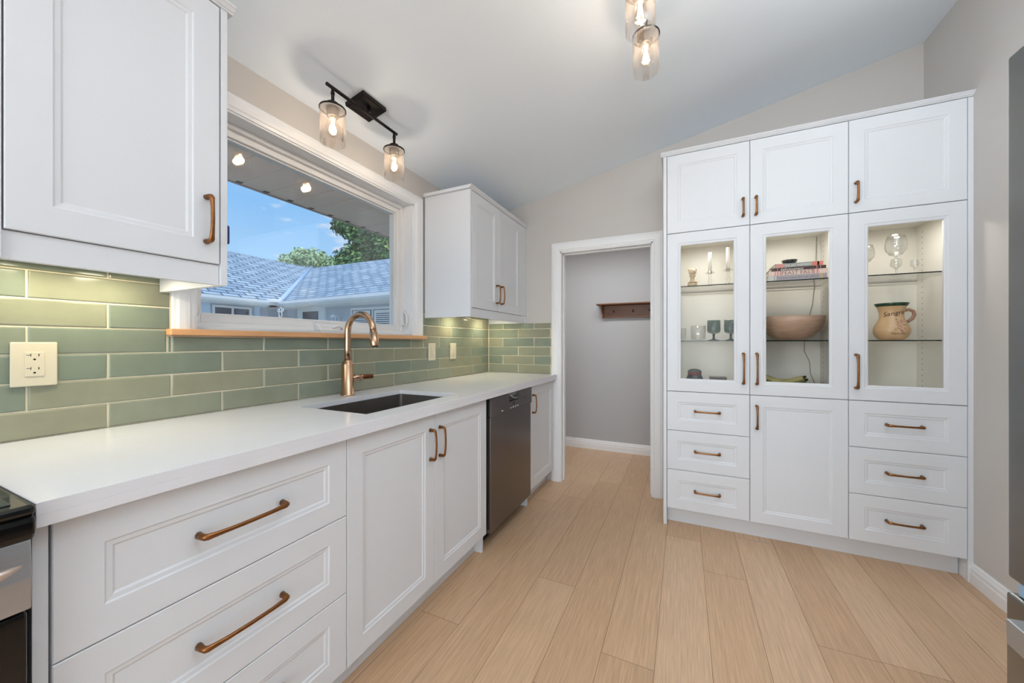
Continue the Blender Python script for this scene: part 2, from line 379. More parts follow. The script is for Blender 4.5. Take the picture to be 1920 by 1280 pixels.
# ------------------------------------------------------------------ kitchen window
wn = sroot('window_1', (0, y0, z0))
c = MB(); miter_casing(c, y0, y1, z0, z1-.004, .068, lambda a, z, t: (t, a, z)); 
c.box(0, .012, 2.03, 2.052, z0, z1+.06); c.build('window_casing', TRIM, wn)
j = MB(); j.box(-.2, .004, y0, y0+.012, z0, z1); j.box(-.2, .004, y1-.012, y1, z0, z1); j.box(-.2, .004, y0, y1, z1-.012, z1); j.box(-.2, -.02, y0, y1, z0, z0+.012)
j.build('window_jamb', TRIM, wn, .001)
def ring(mb, a0, a1, b0, b1, wd, x0, x1):
    mb.box(x0, x1, a0, a0+wd, b0, b1); mb.box(x0, x1, a1-wd, a1, b0, b1); mb.box(x0, x1, a0+wd, a1-wd, b0, b0+wd); mb.box(x0, x1, a0+wd, a1-wd, b1-wd, b1)
f = MB(); ring(f, y0+.012, y1-.012, z0+.012, z1-.012, .022, -.16, -.07); f.build('window_frame', VINYL, wn, .003)
f = MB(); ring(f, y0+.034, y1-.034, z0+.034, z1-.034, .030, -.15, -.088); ring(f, y0+.064, y1-.064, z0+.064, z1-.064, .009, -.14, -.100)
f.build('window_sash', VINYL, wn, .003)
for xx in (-.112, -.128):
    g = MB(); g.box(xx-.002, xx+.002, y0+.07, y1-.07, z0+.058, z1-.060); g.build('pane', PANE, wn)
s = MB(); s.box(-.07, .042, .653, 2.062, 1.209, 1.232)
s.build('window_sill', OAKSILL, wn, .003)
# crank cover on the bottom rail, side latches
k = MB(); k.prism([(-.07, 1.244), (-.022, 1.244), (-.03, 1.262), (-.052, 1.282), (-.07, 1.286)], 1, 1.285, 1.405); k.build('crank_cover', VINYL, wn, .006, seg=3)
k = MB(); k.box(-.068, -.026, 1.282, 1.40, 1.2325, 1.244); k.build('crank_shadow', BLACKP, wn)  # black strip standing in for the shadow under the crank cover
k = MB(); k.tube([(-.03, 1.36, 1.262), (-.018, 1.385, 1.275), (-.014, 1.40, 1.268), (-.02, 1.41, 1.255)], .006, 8); k.build('crank_handle', VINYL, wn)
for yy, sg in ((1.936, -1), (.764, 1)):
    k = MB(); k.box(-.071, -.058, yy-.012, yy+.012, 1.30, 1.41); k.tube([(-.055, yy, 1.39), (-.035, yy, 1.37), (-.028, yy, 1.33), (-.04, yy, 1.285)], [.006, .008, .009, .005], 8)
    k.build('latch', VINYL, wn, .003)
# small dark blue tab on the glass
k = MB(); k.box(-.1095, -.096, .862, .909, 1.602, 1.682)
tag(k.build('blue_tag', mat('navy_plastic', lin(44, 52, 110), .4), None, .008, (-.1, .885, 1.602), 3), 'small dark blue rounded tab stuck on the window glass beside the left upper cabinet', 'window tab')

# ------------------------------------------------------------------ tiles
def tiled(mb, rects, place, joints, seed):
    rr = random.Random(seed)
    rows = [.9145, .992, 1.070, 1.149, 1.228, 1.306, 1.385, 1.418]
    for i in range(7):
        za, zb = rows[i], rows[i+1]
        js = joints(i)
        for k in range(len(js)-1):
            tint = rr.random()
            for (ra, rb, rc, rd) in (rects(i) if callable(rects) else rects):
                a, b, p, q = max(js[k], ra), min(js[k+1], rb), max(za, rc), min(zb, rd)
                if b-a < .012 or q-p < .012: continue
                g = .0022; jt = lambda: rr.uniform(-.0007, .0007); tl = rr.uniform(-.0004, .0004)
                lp = [(g, .003), (g, .0085), (g+.0016, .0102), (g+.004, .0108)]; vs = []
                co = [[jt(), jt()] for _ in range(4)]
                for ins, dep in lp:
                    for ci, (sa, sz, ea, ez) in enumerate(((a, p, 1, 1), (b, p, -1, 1), (b, q, -1, -1), (a, q, 1, -1))):
                        vs.append(place(sa+ea*ins+co[ci][0], sz+ez*ins+co[ci][1], dep+(tl if ci in (0, 3) else -tl)))
                fs = [(u*4+v, u*4+(v+1) % 4, u*4+4+(v+1) % 4, u*4+4+v) for u in range(3) for v in range(4)]+[(12, 13, 14, 15)]
                mb.add(vs, fs, 0, False, tint)
def jl(i):
    s = .509 if i % 2 == 0 else .351
    return [s+.3165*k for k in range(-5, 10)]
bs = thing('tile_backsplash', (0, 1.2, .914), 'sage green glossy subway tile backsplash with cream grout along the window wall and corner', 'backsplash')
def left_rects(i):
    if i <= 2: return [(-.9, YE-.012, .9145, 1.2)]
    if i == 3: return [(-.9, .655, 1.149, 1.3), (.655, 2.06, 1.149, 1.206), (2.0635, YE-.012, 1.149, 1.3)]
    return [(-.9, .664, 1.2, 1.418), (2.058, YE-.012, 1.2, 1.418)]
t = MB(); tiled(t, left_rects, lambda a, z, d: (d, a, z), jl, 3)
je = lambda i: [(.005 if i % 2 == 0 else -.148)+.306*k for k in range(0, 4)]
tiled(t, [(.012, .621, .9145, 1.357)], lambda a, z, d: (a, YE-d, z), je, 5)
t.build('tile_field', TILE, bs)
t = MB()
for ra, rb, rc, rd in ((-.9, .668, .9145, 1.418), (.668, 2.055, .9145, 1.2075), (2.055, YE, .9145, 1.418)): t.box(.0005, .0075, ra, rb, rc, rd)
t.box(.0075, .6215, YE-.0075, YE-.0005, .9145, 1.3565); t.build('grout', GROUT, bs)

# ------------------------------------------------------------------ pulls
def pull(parent, c, along, normal, length, name='handle', m=None):
    c = Vector(c); a = Vector(along); n = Vector(normal); h = length/2; st = .030
    mb = MB(); pts = []; el = []
    for s_, d_ in ((-1, 0), (-1, .5), (-.985, .80), (-.93, .93), (-.8, .99), (-.5, 1.08), (0, 1.12), (.5, 1.08), (.8, .99), (.93, .93), (.985, .80), (1, .5), (1, 0)):
        pts.append(c+a*(s_*(h-.006))+n*(d_*st)); k = abs(s_)
        w = .0070 if k > .9 else (.0058 if k > .6 else .0048)
        t = .0062 if k > .95 else .0042
        if d_ == 0: w, t = .0082, .0075
        el.append((w, t))
    side = a.cross(n)
    # cross axes: 'a' axis of tube frame = up x tangent ; give up = side so widths lie along the side vector
    mb.tube(pts, 1.0, 10, 0, [(t_, w_) for w_, t_ in el], up=None) if False else None
    vs = []; k = len(pts); nn = 8
    for i, p in enumerate(pts):
        tg = (pts[min(i+1, k-1)]-pts[max(i-1, 0)]).normalized(); b = side.cross(tg).normalized(); w, t = el[i]
        for j in range(nn):
            th = 2*PI*j/nn+PI/nn
            cx, sy = math.cos(th), math.sin(th)
            vs.append(p+side*w*1.08*cx+b*t*1.08*sy)
    fs = [(i*nn+j, i*nn+(j+1) % nn, (i+1)*nn+(j+1) % nn, (i+1)*nn+j) for i in range(k-1) for j in range(nn)]+[tuple(range(nn)), tuple((k-1)*nn+j for j in range(nn))]
    mb.add(vs, fs, 0, True)
    return mb.build(name, m or BRONZE, parent)

PX = (1, 0, 0); PY = (0, 1, 0); PZ = (0, 0, 1); NY = (0, -1, 0)
def front_x(parent, name, y, yb, z, zb, X, hn=None, hl=.14, **kw):      # front facing +x
    m = MB(); m.front((X, y, z), PY, PX, yb-y, zb-z, **kw); o = m.build(name, WHITE, parent)
    if hn: pull(o, (X, hn[0], hn[1]), PY if hn[2] == 'h' else PZ, PX, hl)
    return o
def front_y(parent, name, x, xb, z, zb, Y, hn=None, hl=.14, **kw):      # front facing -y
    m = MB(); m.front((x, Y, z), PX, NY, xb-x, zb-z, **kw); o = m.build(name, WHITE, parent)
    if hn: pull(o, (hn[0], Y, hn[1]), PX if hn[2] == 'h' else PZ, NY, hl)
    return o
def carcass_x(parent, y, yb, z, zb, X, hollow_top=True, back=.006):
    t = .018; m = MB(); m.box(back, X, y, y+t, z, zb); m.box(back, X, yb-t, yb, z, zb); m.box(back, X, y+t, yb-t, z, z+t); m.box(back, back+.01, y+t, yb-t, z+t, zb)
    if not hollow_top: m.box(back, X, y+t, yb-t, zb-t, zb)
    else: m.box(X-.08, X, y+t, yb-t, zb-t, zb)
    return m.build('carcass', WHITE, parent)

# ------------------------------------------------------------------ base run
BX = .648; FT = .02; CBX = BX-FT-.001
u = thing('drawer_cabinet', (.30, .555, 0), 'white base drawer cabinet left of the sink with long bronze pulls, beside the range', 'cabinet')
m = MB(); t = .018
m.box(.02, CBX, .241, .259, .104, .869); m.box(.02, CBX, .849, .867, .104, .869); m.box(.02, CBX, .259, .849, .104, .122); m.box(.02, .03, .259, .849, .122, .869); m.box(CBX-.08, CBX, .259, .849, .851, .869); m.build('carcass', WHITE, u)
for za, zb, hz in ((.612, .866, .740), (.358, .612, .485), (.104, .358, .23)):
    front_x(u, 'drawer', .241, .868, za, zb, BX, (.555, hz, 'h'), .205)
m = MB(); m.box(.56, .578, .241, .868, .0, .103); m.build('toe_kick', WHITE, u)
m = MB(); m.box(.02, BX-.004, .221, .2395, 0, .869)
tag(m.build('cover_panel', WHITE, None, .001, (.33, .23, 0)), 'narrow white end panel between the range and the base drawers', 'panel', 'white cabinet end panels')
u = thing('sink_cabinet', (.30, 1.341, 0), 'white two-door base cabinet under the sink', 'cabinet')
m = MB(); m.box(.02, CBX, .869, .887, .104, .869); m.box(.02, CBX, 1.779, 1.797, .104, .869); m.box(.02, CBX, .887, 1.779, .104, .122); m.box(.02, .03, .887, 1.779, .122, .869); m.box(CBX-.018, CBX, .887, 1.779, .80, .869); m.build('carcass', WHITE, u)
front_x(u, 'door', .868, 1.341, .104, .866, BX, (1.308, .735, 'v'))
front_x(u, 'door', 1.341, 1.815, .104, .866, BX, (1.376, .735, 'v'))
m = MB(); m.box(.56, .578, .868, 1.797, 0, .103); m.build('toe_kick', WHITE, u)
m = MB(); m.box(.02, BX-.022, 1.798, 1.8145, 0, .869)
tag(m.build('cover_panel', WHITE, None, .001, (.33, 1.806, 0)), 'thin white panel reaching the floor at the left side of the dishwasher', 'panel', 'white cabinet end panels')
m = MB(); m.box(.02, BX-.022, 2.452, 2.468, 0, .869)
tag(m.build('cover_panel', WHITE, None, .001, (.33, 2.46, 0)), 'thin white panel reaching the floor at the right side of the dishwasher', 'panel', 'white cabinet end panels')
u = thing('base_cabinet', (.30, 2.74, 0), 'narrow white single-door base cabinet between the dishwasher and the doorway', 'cabinet')
carcass_x(u, 2.471, 3.0, .104, .869, CBX, back=.02)
front_x(u, 'door', 2.471, 2.985, .104, .866, BX, (2.508, .735, 'v'))
m = MB(); m.box(.56, .578, 2.471, 3.0, 0, .103); m.build('toe_kick', WHITE, u)

# countertop with sink cut-out
SX0, SX1, SY0, SY1 = .188, .575, 1.02, 1.63
ct = thing('countertop', (.33, 1.6, .87), 'long white quartz countertop along the window wall', 'countertop')
m = MB(); yA, yB = .218, YE-.0125; xA, xB = .0125, .677
vs = [(xA, yA), (xB, yA), (xB, yB), (xA, yB), (SX0, SY0), (SX1, SY0), (SX1, SY1), (SX0, SY1)]
V = [(x, y, .914) for x, y in vs]+[(x, y, .892) for x, y in vs]
Fs = [(0, 1, 5, 4), (1, 2, 6, 5), (2, 3, 7, 6), (3, 0, 4, 7), (8, 12, 13, 9), (9, 13, 14, 10), (10, 14, 15, 11), (11, 15, 12, 8), (4, 5, 13, 12), (5, 6, 14, 13), (6, 7, 15, 14), (7, 4, 12, 15), (0, 8, 9, 1), (1, 9, 10, 2), (2, 10, 11, 3), (3, 11, 8, 0)]
m.add(V, Fs); m.build('slab', QUARTZ, ct, .0012)
m = MB(); m.box(xB-.02, xB, yA, yB, .871, .892); m.box(xA, xB-.02, yA, yA+.02, .871, .892); m.build('edge_apron', QUARTZ, ct, .0012)

# sink
sk = thing('kitchen_sink', (.38, 1.325, .70), 'dark rectangular undermount steel sink set in the white countertop', 'sink')
def rrect(x0, x1, y0, y1, r, n=5):
    out = []
    for cx, cy, a in ((x1-r, y1-r, 0), (x0+r, y1-r, PI/2), (x0+r, y0+r, PI), (x1-r, y0+r, 1.5*PI)):
        for k in range(n+1): th = a+PI/2*k/n; out.append((cx+r*math.cos(th), cy+r*math.sin(th)))
    return out
a, b, c_, d_ = SX0-.004, SX1+.004, SY0-.004, SY1+.004
loops = [([*rrect(a-.015, b+.015, c_-.015, d_+.015, .03)], .8915), ([*rrect(a, b, c_, d_, .018)], .8915), ([*rrect(a, b, c_, d_, .018)], .73), ([*rrect(a+.012, b-.012, c_+.012, d_-.012, .03)], .705), ([*rrect(a+.15, b-.15, c_+.25, d_-.25, .03)], .70)]
m = MB(); n = len(loops[0][0]); vs = [(x, y, z) for l, z in loops for x, y in l]
fs = [(i*n+j, i*n+(j+1) % n, (i+1)*n+(j+1) % n, (i+1)*n+j) for i in range(len(loops)-1) for j in range(n)]+[tuple((len(loops)-1)*n+j for j in range(n))]
m.add(vs, fs, 0, False); o = m.build('basin', SINKM, sk)
for p in o.data.polygons: p.use_smooth = False
m = MB(); m.lathe([(.045, .0), (.045, .004), (.03, .005), (.028, .001)], ((a+b)/2, (c_+d_)/2, .7), 24); m.build('drain', STEEL, sk)

# faucet
fx, fy = .099, 1.344
fc = thing('kitchen_faucet', (fx, fy, .914), 'brushed rose bronze gooseneck pull-down faucet behind the sink', 'faucet')
m = MB(); m.lathe([(.033, .0), (.033, .005), (.0285, .008), (.0285, .158), (.026, .164), (.0175, .178), (.0168, .18)], (fx, fy, .9143), 32); m.build('body', FAUCETM, fc)
m = MB(); rr = .088; zc = 1.238; pts = [(fx, fy, 1.09), (fx, fy, 1.15), (fx, fy, 1.2)]
for k in range(0, 21): th = PI-(PI*1.0+math.radians(0))*k/20*.98; pts.append((fx+rr+rr*math.cos(th), fy, zc+rr*math.sin(th)))
m.tube(pts, .0155, 20); m.build('spout', FAUCETM, fc)
ex, ez = pts[-1][0], pts[-1][2]
m = MB(); m.tube([(ex, fy, ez+.002), (ex+.001, fy, ez-.008), (ex+.0015, fy, ez-.010), (ex+.011, fy, ez-.074), (ex+.0115, fy, ez-.078)], [.0165, .0165, .0192, .0215, .020], 24, up=(0, 1, 0)); m.build('spray_head', FAUCETM, fc)
m = MB(); m.tube([(ex+.0115, fy, ez-.0785), (ex+.0117, fy, ez-.0805)], .016, 20, up=(0, 1, 0)); m.build('spray_face', BLACKP, fc)
dv = Vector((.35, .94, 0)).normalized(); c0 = Vector((fx, fy, 1.004))
m = MB(); m.tube([c0+dv*.022, c0+dv*.05, c0+dv*.075], [.0135, .014, .014], 20); m.tube([c0+dv*.02+Vector((0, 0, -.013)), c0+dv*.07+Vector((0, 0, -.013))], .009, 12); m.build('valve', FAUCETM, fc)
m = MB(); m.tube([c0+dv*.072, c0+dv*.08, c0+dv*.13, c0+dv*.132], [.010, .012, .0125, .009], 20); m.build('lever', FAUCETD, fc)

# ------------------------------------------------------------------ dishwasher
dw = thing('dishwasher', (.33, 2.14, 0), 'black stainless dishwasher with top control panel under the counter', 'dishwasher')
DA, DB = 1.838, 2.447
m = MB(); m.box(.05, .60, 1.826, 2.448, .09, .862); m.box(.10, .57, 1.83, 2.44, 0.0, .09); m.build('tub', BLACKP, dw)
m = MB(); m.box(.615, .660, DA, DB, .093, .754); m.build('door', DWM, dw, .002)
m = MB(); m.box(.602, .613, DA, DB-.001, .096, .86); m.build('door_liner', DWSIDE, dw)
fa = MB(); yp0, yp1 = 2.076, 2.222
fa.box(.616, .667, DA-.002, yp0, .757, .864); fa.box(.616, .667, yp1, DB, .757, .864); fa.box(.616, .667, yp0, yp1, .757, .812); fa.box(.616, .64, yp0, yp1, .812, .864)
fo = fa.build('control_panel', DWM, dw)
m = MB(); m.tube([(.655, yp0+.012, .863), (.657, yp0+.05, .84), (.658, yp0+.09, .826), (.658, yp1-.004, .822)], [.004, .006, .006, .004], 8); m.build('grip', STEEL, fo)
m = MB(); m.box(.6665, .6678, 2.134, 2.156, .790, .804); m.build('display', BLACKG, fo)
ledw = mat('indicator_white', lin(225, 228, 235), .4)
for k in range(4): m = MB(); m.box(.6665, .6682, 2.091+k*.035, 2.107+k*.035, .770, .776); m.build('button', ledw, fo)
m = MB(); m.prism([(1.965, .776), (1.986, .776), (1.976, .769)], 0, .6665, .6682); m.build('indicator_mark', ledw, fo)
m = MB(); m.box(.6665, .6678, 2.30, 2.34, .806, .811); m.build('badge', BLACKG, fo)
m = MB(); m.box(.54, .55, 1.83, 2.44, .0, .088); m.build('toe_plate', BLACKP, dw)

# ------------------------------------------------------------------ range
rg = thing('kitchen_range', (.33, -.17, 0), 'stainless and black glass-top range at the near left end of the counter', 'range')
RA, RB = -.55, .211
m = MB(); m.box(.02, .655, RA, RB, .02, .90); m.build('body', BLACKP, rg, .002)
m = MB(); m.box(.025, .704, RA-.004, RB+.003, .902, .920); m.build('cooktop_rim', BLACKG, rg, .008, seg=3)
m = MB(); m.box(.06, .675, RA+.02, RB-.018, .9185, .9225); m.build('cooktop_glass', mat('cooktop_glass', lin(46, 48, 46), .05, coat=.5), rg, .001)
for cx, cy, r in ((.2, -.36, .09), (.2, .0, .075), (.5, -.36, .075), (.52, .02, .1)):
    m = MB(); m.lathe([(r, 0), (r, .0006), (r-.004, .0006), (r-.004, 0)], (cx, cy, .9226), 48, cap0=False, cap1=False); m.build('burner_ring', mat('burner_mark', lin(90, 92, 88), .3), rg)
m = MB(); m.prism([(.655, .862), (.692, .862), (.699, .872), (.701, .892), (.697, .902), (.655, .902)], 1, RA, RB+.002); m.build('front_lip', BLACKG, rg, .003)
m = MB(); m.prism([(.655, .748), (.69, .748), (.694, .80), (.688, .861), (.655, .861)], 1, RA, RB); m.build('control_panel', STEEL, rg, .002)
for yy in (.165, .05, -.17, -.39):
    m = MB(); m.lathe([(.014, .0), (.013, .022), (.010, .026)], (.688, yy-.005, .846), 20, axis='x'); m.build('knob', BLACKG, rg)
m = MB(); m.box(.655, .688, RA+.004, RB-.004, .17, .744); m.build('oven_door', BLACKG, rg, .003)
m = MB(); m.tube([(.728, .193, .836), (.730, .175, .833), (.733, .14, .829), (.735, .08, .825), (.736, -.17, .823), (.735, -.42, .825), (.730, -.53, .834)], [.002, .007, .012, .015, .016, .015, .002], 16, ell=[(1, 1)]*7)
m.tube([(.69, .10, .824), (.735, .10, .824)], .009, 10); m.tube([(.69, -.44, .824), (.735, -.44, .824)], .009, 10); m.build('handle', mat('champagne_handle', lin(214, 196, 184), .3, .7), rg)
m = MB(); m.box(.655, .684, RA+.004, RB-.004, .03, .164); m.build('storage_drawer', STEEL, rg, .003)

# ------------------------------------------------------------------ upper cabinets
UX = .3856; UB = UX-.021
CRP = [(0, 0), (.002, .004), (.006, .006), (.012, .014), (.016, .017), (.018, .022), (0, .022)]
def upper(name, label, ya, yb, d0, d1, split, end_near, end_far, wall_far):
    u = thing(name, (.2, (ya+yb)/2, 1.357), label, 'cabinet')
    m = MB(); m.box(.0125, UB, ya+.019, yb-.019, 1.4185, 1.4365); m.box(.0125, .02, ya+.019, yb-.019, 1.4365, 2.18); m.box(.0125, UB, ya+.019, yb-.019, 2.18, 2.198)
    m.build('carcass', WHITE, u)
    for s_, (a, b) in enumerate(((ya, ya+.018), (yb-.018, yb))):
        m = MB(); m.box(.0125, UX-.001, a, b, 1.357, 2.198); m.build('end_panel', WHITE, u, .0008)
    m = MB(); m.box(UX-.028, UX-.01, ya+.019, yb-.019, 1.357, 1.4175); m.build('light_valance', WHITE, u, .0008)
    for k in range(len(split)-1):
        hy = (split[k+1]-.035) if k == 0 else (split[k]+.035)
        front_x(u, 'door', split[k], split[k+1], 1.418, 2.196, UX, (hy, 1.545, 'v'), .142)
    if wall_far: m = MB(); m.box(UX-.02, UX-.002, split[-1]+.002, yb-.0185, 1.418, 2.196); m.build('filler_strip', WHITE, u)
    m = MB(); m.prism([(.0125, 2.199)]+[(UX+p, 2.199+q) for p, q in CRP[:-1]]+[(.0125, 2.221)], 1, ya-(.016 if not end_near else .016), yb+(0 if wall_far else .016)); m.build('crown', WHITE, u, .001)
    return u
ul = upper('wall_cabinet', 'white single-door upper cabinet left of the window, above the outlet', .221, .652, .242, .63, [.2405, .632], True, False, False)
ur = upper('wall_cabinet', 'white two-door upper cabinet between the window and the end wall', 2.07, 3.014, 2.09, 2.9, [2.09, 2.478, 2.895], False, True, True)
# under-cabinet puck lights
def puck(loc, power, label, col=(1, .90, .64)):
    p = thing('puck_light', (loc[0], loc[1], loc[2]-.014), label, 'light', 'small cabinet puck lights')
    m = MB(); m.lathe([(.032, 0), (.034, .004), (.034, .0135)], (loc[0], loc[1], loc[2]-.014), 24, cap0=False); m.build('housing', VINYL, p)
    m = MB(); m.lathe([(.0285, .002), (.0285, .004)], (loc[0], loc[1], loc[2]-.014), 24); m.build('lens', LEDM, p)
    l = light('puck_lamp', 'AREA', (loc[0], loc[1], loc[2]-.018), power, col, .05, .05, (0, 0, -1)); attach_light(l, p)
puck((.125, .50, 1.418), .85, 'small round puck light under the left upper cabinet near the window')
puck((.125, .33, 1.418), .85, 'small round puck light under the left upper cabinet above the outlet')
puck((.125, 2.80, 1.418), 1.15, 'small round puck light under the right upper cabinet near the corner')
puck((.125, 2.36, 1.418), 1.15, 'small round puck light under the right upper cabinet above the switches')

# ------------------------------------------------------------------ tall cabinet wall
TY = 2.597; CY = TY+.021; BK = 3.012
cols = [1.557, 2.0155, 2.473, 2.928]
pos = ['left', 'middle', 'right']
# end panel and filler
m = MB(); m.box(1.5355, 1.5555, TY+.001, BK, 0, 2.396)
tag(m.build('cover_panel', WHITE, None, .001, (1.545, 2.8, 0)), 'tall white side panel of the display cabinets beside the doorway', 'panel', 'white cabinet end panels')
m = MB(); m.box(2.9295, XR-.0005, TY+.003, TY+.022, .0, 2.396)
tag(m.build('filler_strip', WHITE, None, 0, (2.94, 2.6, 0)), 'tall narrow white filler strip between the display cabinets and the right wall', 'panel')
m = MB(); m.box(1.5565, 2.929, 2.672, 2.69, 0, .108)
tag(m.build('toe_kick', WHITE, None, 0, (2.24, 2.68, 0)), 'long white toe-kick board under the tall display cabinets', 'toe kick')
m = MB(); m.prism([(BK, 2.398)]+[(TY-p, 2.398+q) for p, q in CRP[:-1]]+[(BK, 2.420)], 0, 1.520, XR-.001)
tag(m.build('crown_moulding', WHITE, None, 0, (2.24, 2.8, 2.398)), 'white crown moulding along the top of the tall display cabinets', 'moulding')
def carc(parent, x, xb, z, zb, mt, holes=False, openf=True, top=True):
    t = .016; m = MB(); m.box(x+.0003, x+t, CY, BK-.001, z+.0005, zb-.0005); m.box(xb-t, xb-.0003, CY, BK-.001, z+.0005, zb-.0005)
    m.box(x+t, xb-t, CY, BK-.001, z+.0005, z+t); m.box(x+t, xb-t, CY, BK-.001, zb-t, zb-.0005); m.box(x+t, xb-t, BK-.012, BK-.001, z+t, zb-t)
    if holes:
        k = z+.06
        while k < zb-.05:
            for yy in (CY+.045, BK-.07):
                for sx in (x+t+.0003, xb-t-.0003):
                    m.lathe([(.0032, -.0001), (.0032, .0001)], (sx, yy, k), 8, 1, axis='x')
            k += .032
    return m.build('carcass', [mt, SLOT], parent)
for i in range(3):
    x, xb = cols[i], cols[i+1]
    u = thing('wall_cabinet', ((x+xb)/2, 2.8, 1.89), 'white closed-door cabinet at the top %s of the tall display wall' % pos[i], 'cabinet')
    carc(u, x, xb, 1.8905, 2.396, WHITE)
    hx = (xb-.036) if i == 0 else (x+.030)
    front_y(u, 'door', x, xb, 1.8905, 2.396, TY, (hx, 1.998, 'v'), .115)
for i in range(3):
    x, xb = cols[i], cols[i+1]
    u = thing('display_cabinet', ((x+xb)/2, 2.8, .871), ['white glass-door display cabinet next to the doorway, holding candles and glasses', 'white glass-door display cabinet in the middle, holding books and a wooden bowl', 'white glass-door display cabinet nearest the right wall, holding the sangria jug'][i], 'cabinet')
    carc(u, x, xb, .871, 1.8895, INNER, True)
    hx = (xb-.034) if i == 0 else (x+.034 if i == 1 else x+.03)
    o = front_y(u, 'door', x, xb, .871, 1.8895, TY, (hx, 1.028, 'v'), .192, glass=True)
    g = MB(); g.box(x+.08, xb-.08, TY+.011, TY+.0145, .871+.08, 1.8895-.08); g.build('pane', CABGLASS, o)
    for zz in (1.551, 1.1975):
        g = MB(); g.box(x+.0185, xb-.0185, 2.638, BK-.024, zz-.0055, zz+.0005)
        g.m = [1 if k in (2, 3) else 0 for k in range(6)]
        g.build('glass_shelf', [SHELFG, SHELFEDGE], u)
    puck(((x+xb)/2, 2.72, 1.8725), 1.25, 'small round puck light inside the %s' % ['glass cabinet with the candles', 'glass cabinet with the books', 'glass cabinet with the sangria jug'][i], (1, .955, .87))
for i in (0, 2):
    x, xb = cols[i], cols[i+1]
    u = thing('drawer_cabinet', ((x+xb)/2, 2.8, .11), ['white three-drawer cabinet under the glass door next to the doorway', '', 'white three-drawer cabinet under the glass door nearest the right wall'][i], 'cabinet')
    carc(u, x, xb, .11, .870, WHITE)
    for za, zb, hz in ((.618, .870, .7505), (.365, .618, .4955), (.111, .365, .243)):
        front_y(u, 'drawer', x, xb, za, zb, TY, ((1.789 if i == 0 else 2.695), hz, 'h'), .148)
x, xb = cols[1], cols[2]
u = thing('base_cabinet', ((x+xb)/2, 2.8, .11), 'white single-door base cabinet under the middle glass display door', 'cabinet')
carc(u, x, xb, .11, .870, WHITE); front_y(u, 'door', x, xb, .111, .870, TY, (x+.034, .74, 'v'), .145)
# lamp cable in the middle display cabinet
m = MB(); m.tube([(2.437, 2.990, 1.87), (2.43, 2.9935, 1.6), (2.415, 2.9935, 1.43), (2.39, 2.9935, 1.32), (2.375, 2.9935, 1.24), (2.372, 2.9935, 1.13), (2.40, 2.9935, 1.06), (2.405, 2.9935, .98), (2.435, 2.99, .90)], .0016, 6)
tag(m.build('lamp_cable', mat('cable_grey', lin(120, 112, 100), .5), None, 0, (2.4, 2.99, .9)), 'thin grey cable hanging down the back of the middle glass cabinet', 'cable')

# ------------------------------------------------------------------ things in the display cabinets
zt, zm, zf = 1.5517, 1.1982, .8872
m = MB(); wd = mat('pale_carved_wood', lin(198, 178, 150), .5, noise=.12, nscale=60, stretch=(1, 1, .3))
fg = thing('carved_figurine', (1.708, 2.69, zt), 'small pale carved wooden owl figurine on the top left glass shelf', 'figurine')
m.lathe([(.024, 0), (.029, .006), (.028, .022), (.018, .034), (.0125, .050), (.0125, .058), (.020, .072), (.021, .075), (.010, .080)], (1.708, 2.69, zt), 24); m.build('body', wd, fg)
m = MB(); m.sphere((1.708, 2.69, zt+.098), .0235, 20, (1, .85, .95)); 
for sx in (-1, 1): m.lathe([(.007, 0), (.0055, .006), (.0015, .016)], (1.708+sx*.0185, 2.688, zt+.108), 10, rot=Matrix.Rotation(sx*.45, 3, 'Y'))
m.build('head', wd, fg)
m = MB(); m.lathe([(.025, 0), (.029, .004)], (1.709, 2.6895, zt+.024), 24, cap0=False, cap1=False); m.build('belt', mat('dark_wood_mark', lin(140, 112, 84), .5), fg)
def candle(x, y, hz, L_, label):
    t = thing('candle_holder', (x, y, zt), label, 'candle holder', 'glass candle holders on the top shelf')
    m = MB(); m.lathe([(.030, 0), (.030, .004), (.012, .010), (.009, .03), (.016, .038), (.009, .046), (.010, hz-.018), (.026, hz-.010), (.029, hz-.006), (.027, hz-.004), (.014, hz-.006), (.0135, hz+.004), (.0118, hz+.004), (.0118, hz-.012)], (x, y, zt), 24, cap1=False); m.build('holder', CLEARG, t)
    c = thing('candle', (x, y, zt+hz-.011), label.replace('clear glass candle holder', 'white taper candle standing in the glass holder'), 'candle', 'white taper candles')
    m = MB(); m.lathe([(.0112, 0), (.0108, L_-.004), (.007, L_)], (x, y, zt+hz-.011), 20); m.build('wax', mat('candle_wax', lin(244, 238, 226), .5), c)
    m = MB(); m.tube([(x, y, zt+hz-.011+L_-.001), (x+.001, y, zt+hz+L_-.001)], .0012, 6); m.build('wick', SLOT, c)
candle(1.812, 2.72, .094, .138, 'clear glass candle holder beside the figurine')
candle(1.912, 2.70, .100, .150, 'clear glass candle holder near the right edge of its pane')
def tumbler(x, y, z, r, h, name, label, group):
    m = MB(); m.lathe([(r*.62, 0), (r*.86, .006), (r, h*.35), (r, h), (r-.0022, h), (r-.0025, h*.38), (r*.80, .016), (r*.3, .012), (.0005, .012)], (x, y, z), 28, cap1=False)
    return tag(m.build(name, CLEARG, None, 0, (x, y, z)), label, 'glass', group)
tumbler(1.742, 2.70, zm, .045, .098, 'tumbler_glass', 'clear glass tumbler left of the smoked goblets', 'clear tumblers on the middle shelf')
tumbler(1.632, 2.70, zm, .040, .082, 'tumbler_glass', 'clear glass tumbler at the far left, partly hidden by the door frame', 'clear tumblers on the middle shelf')
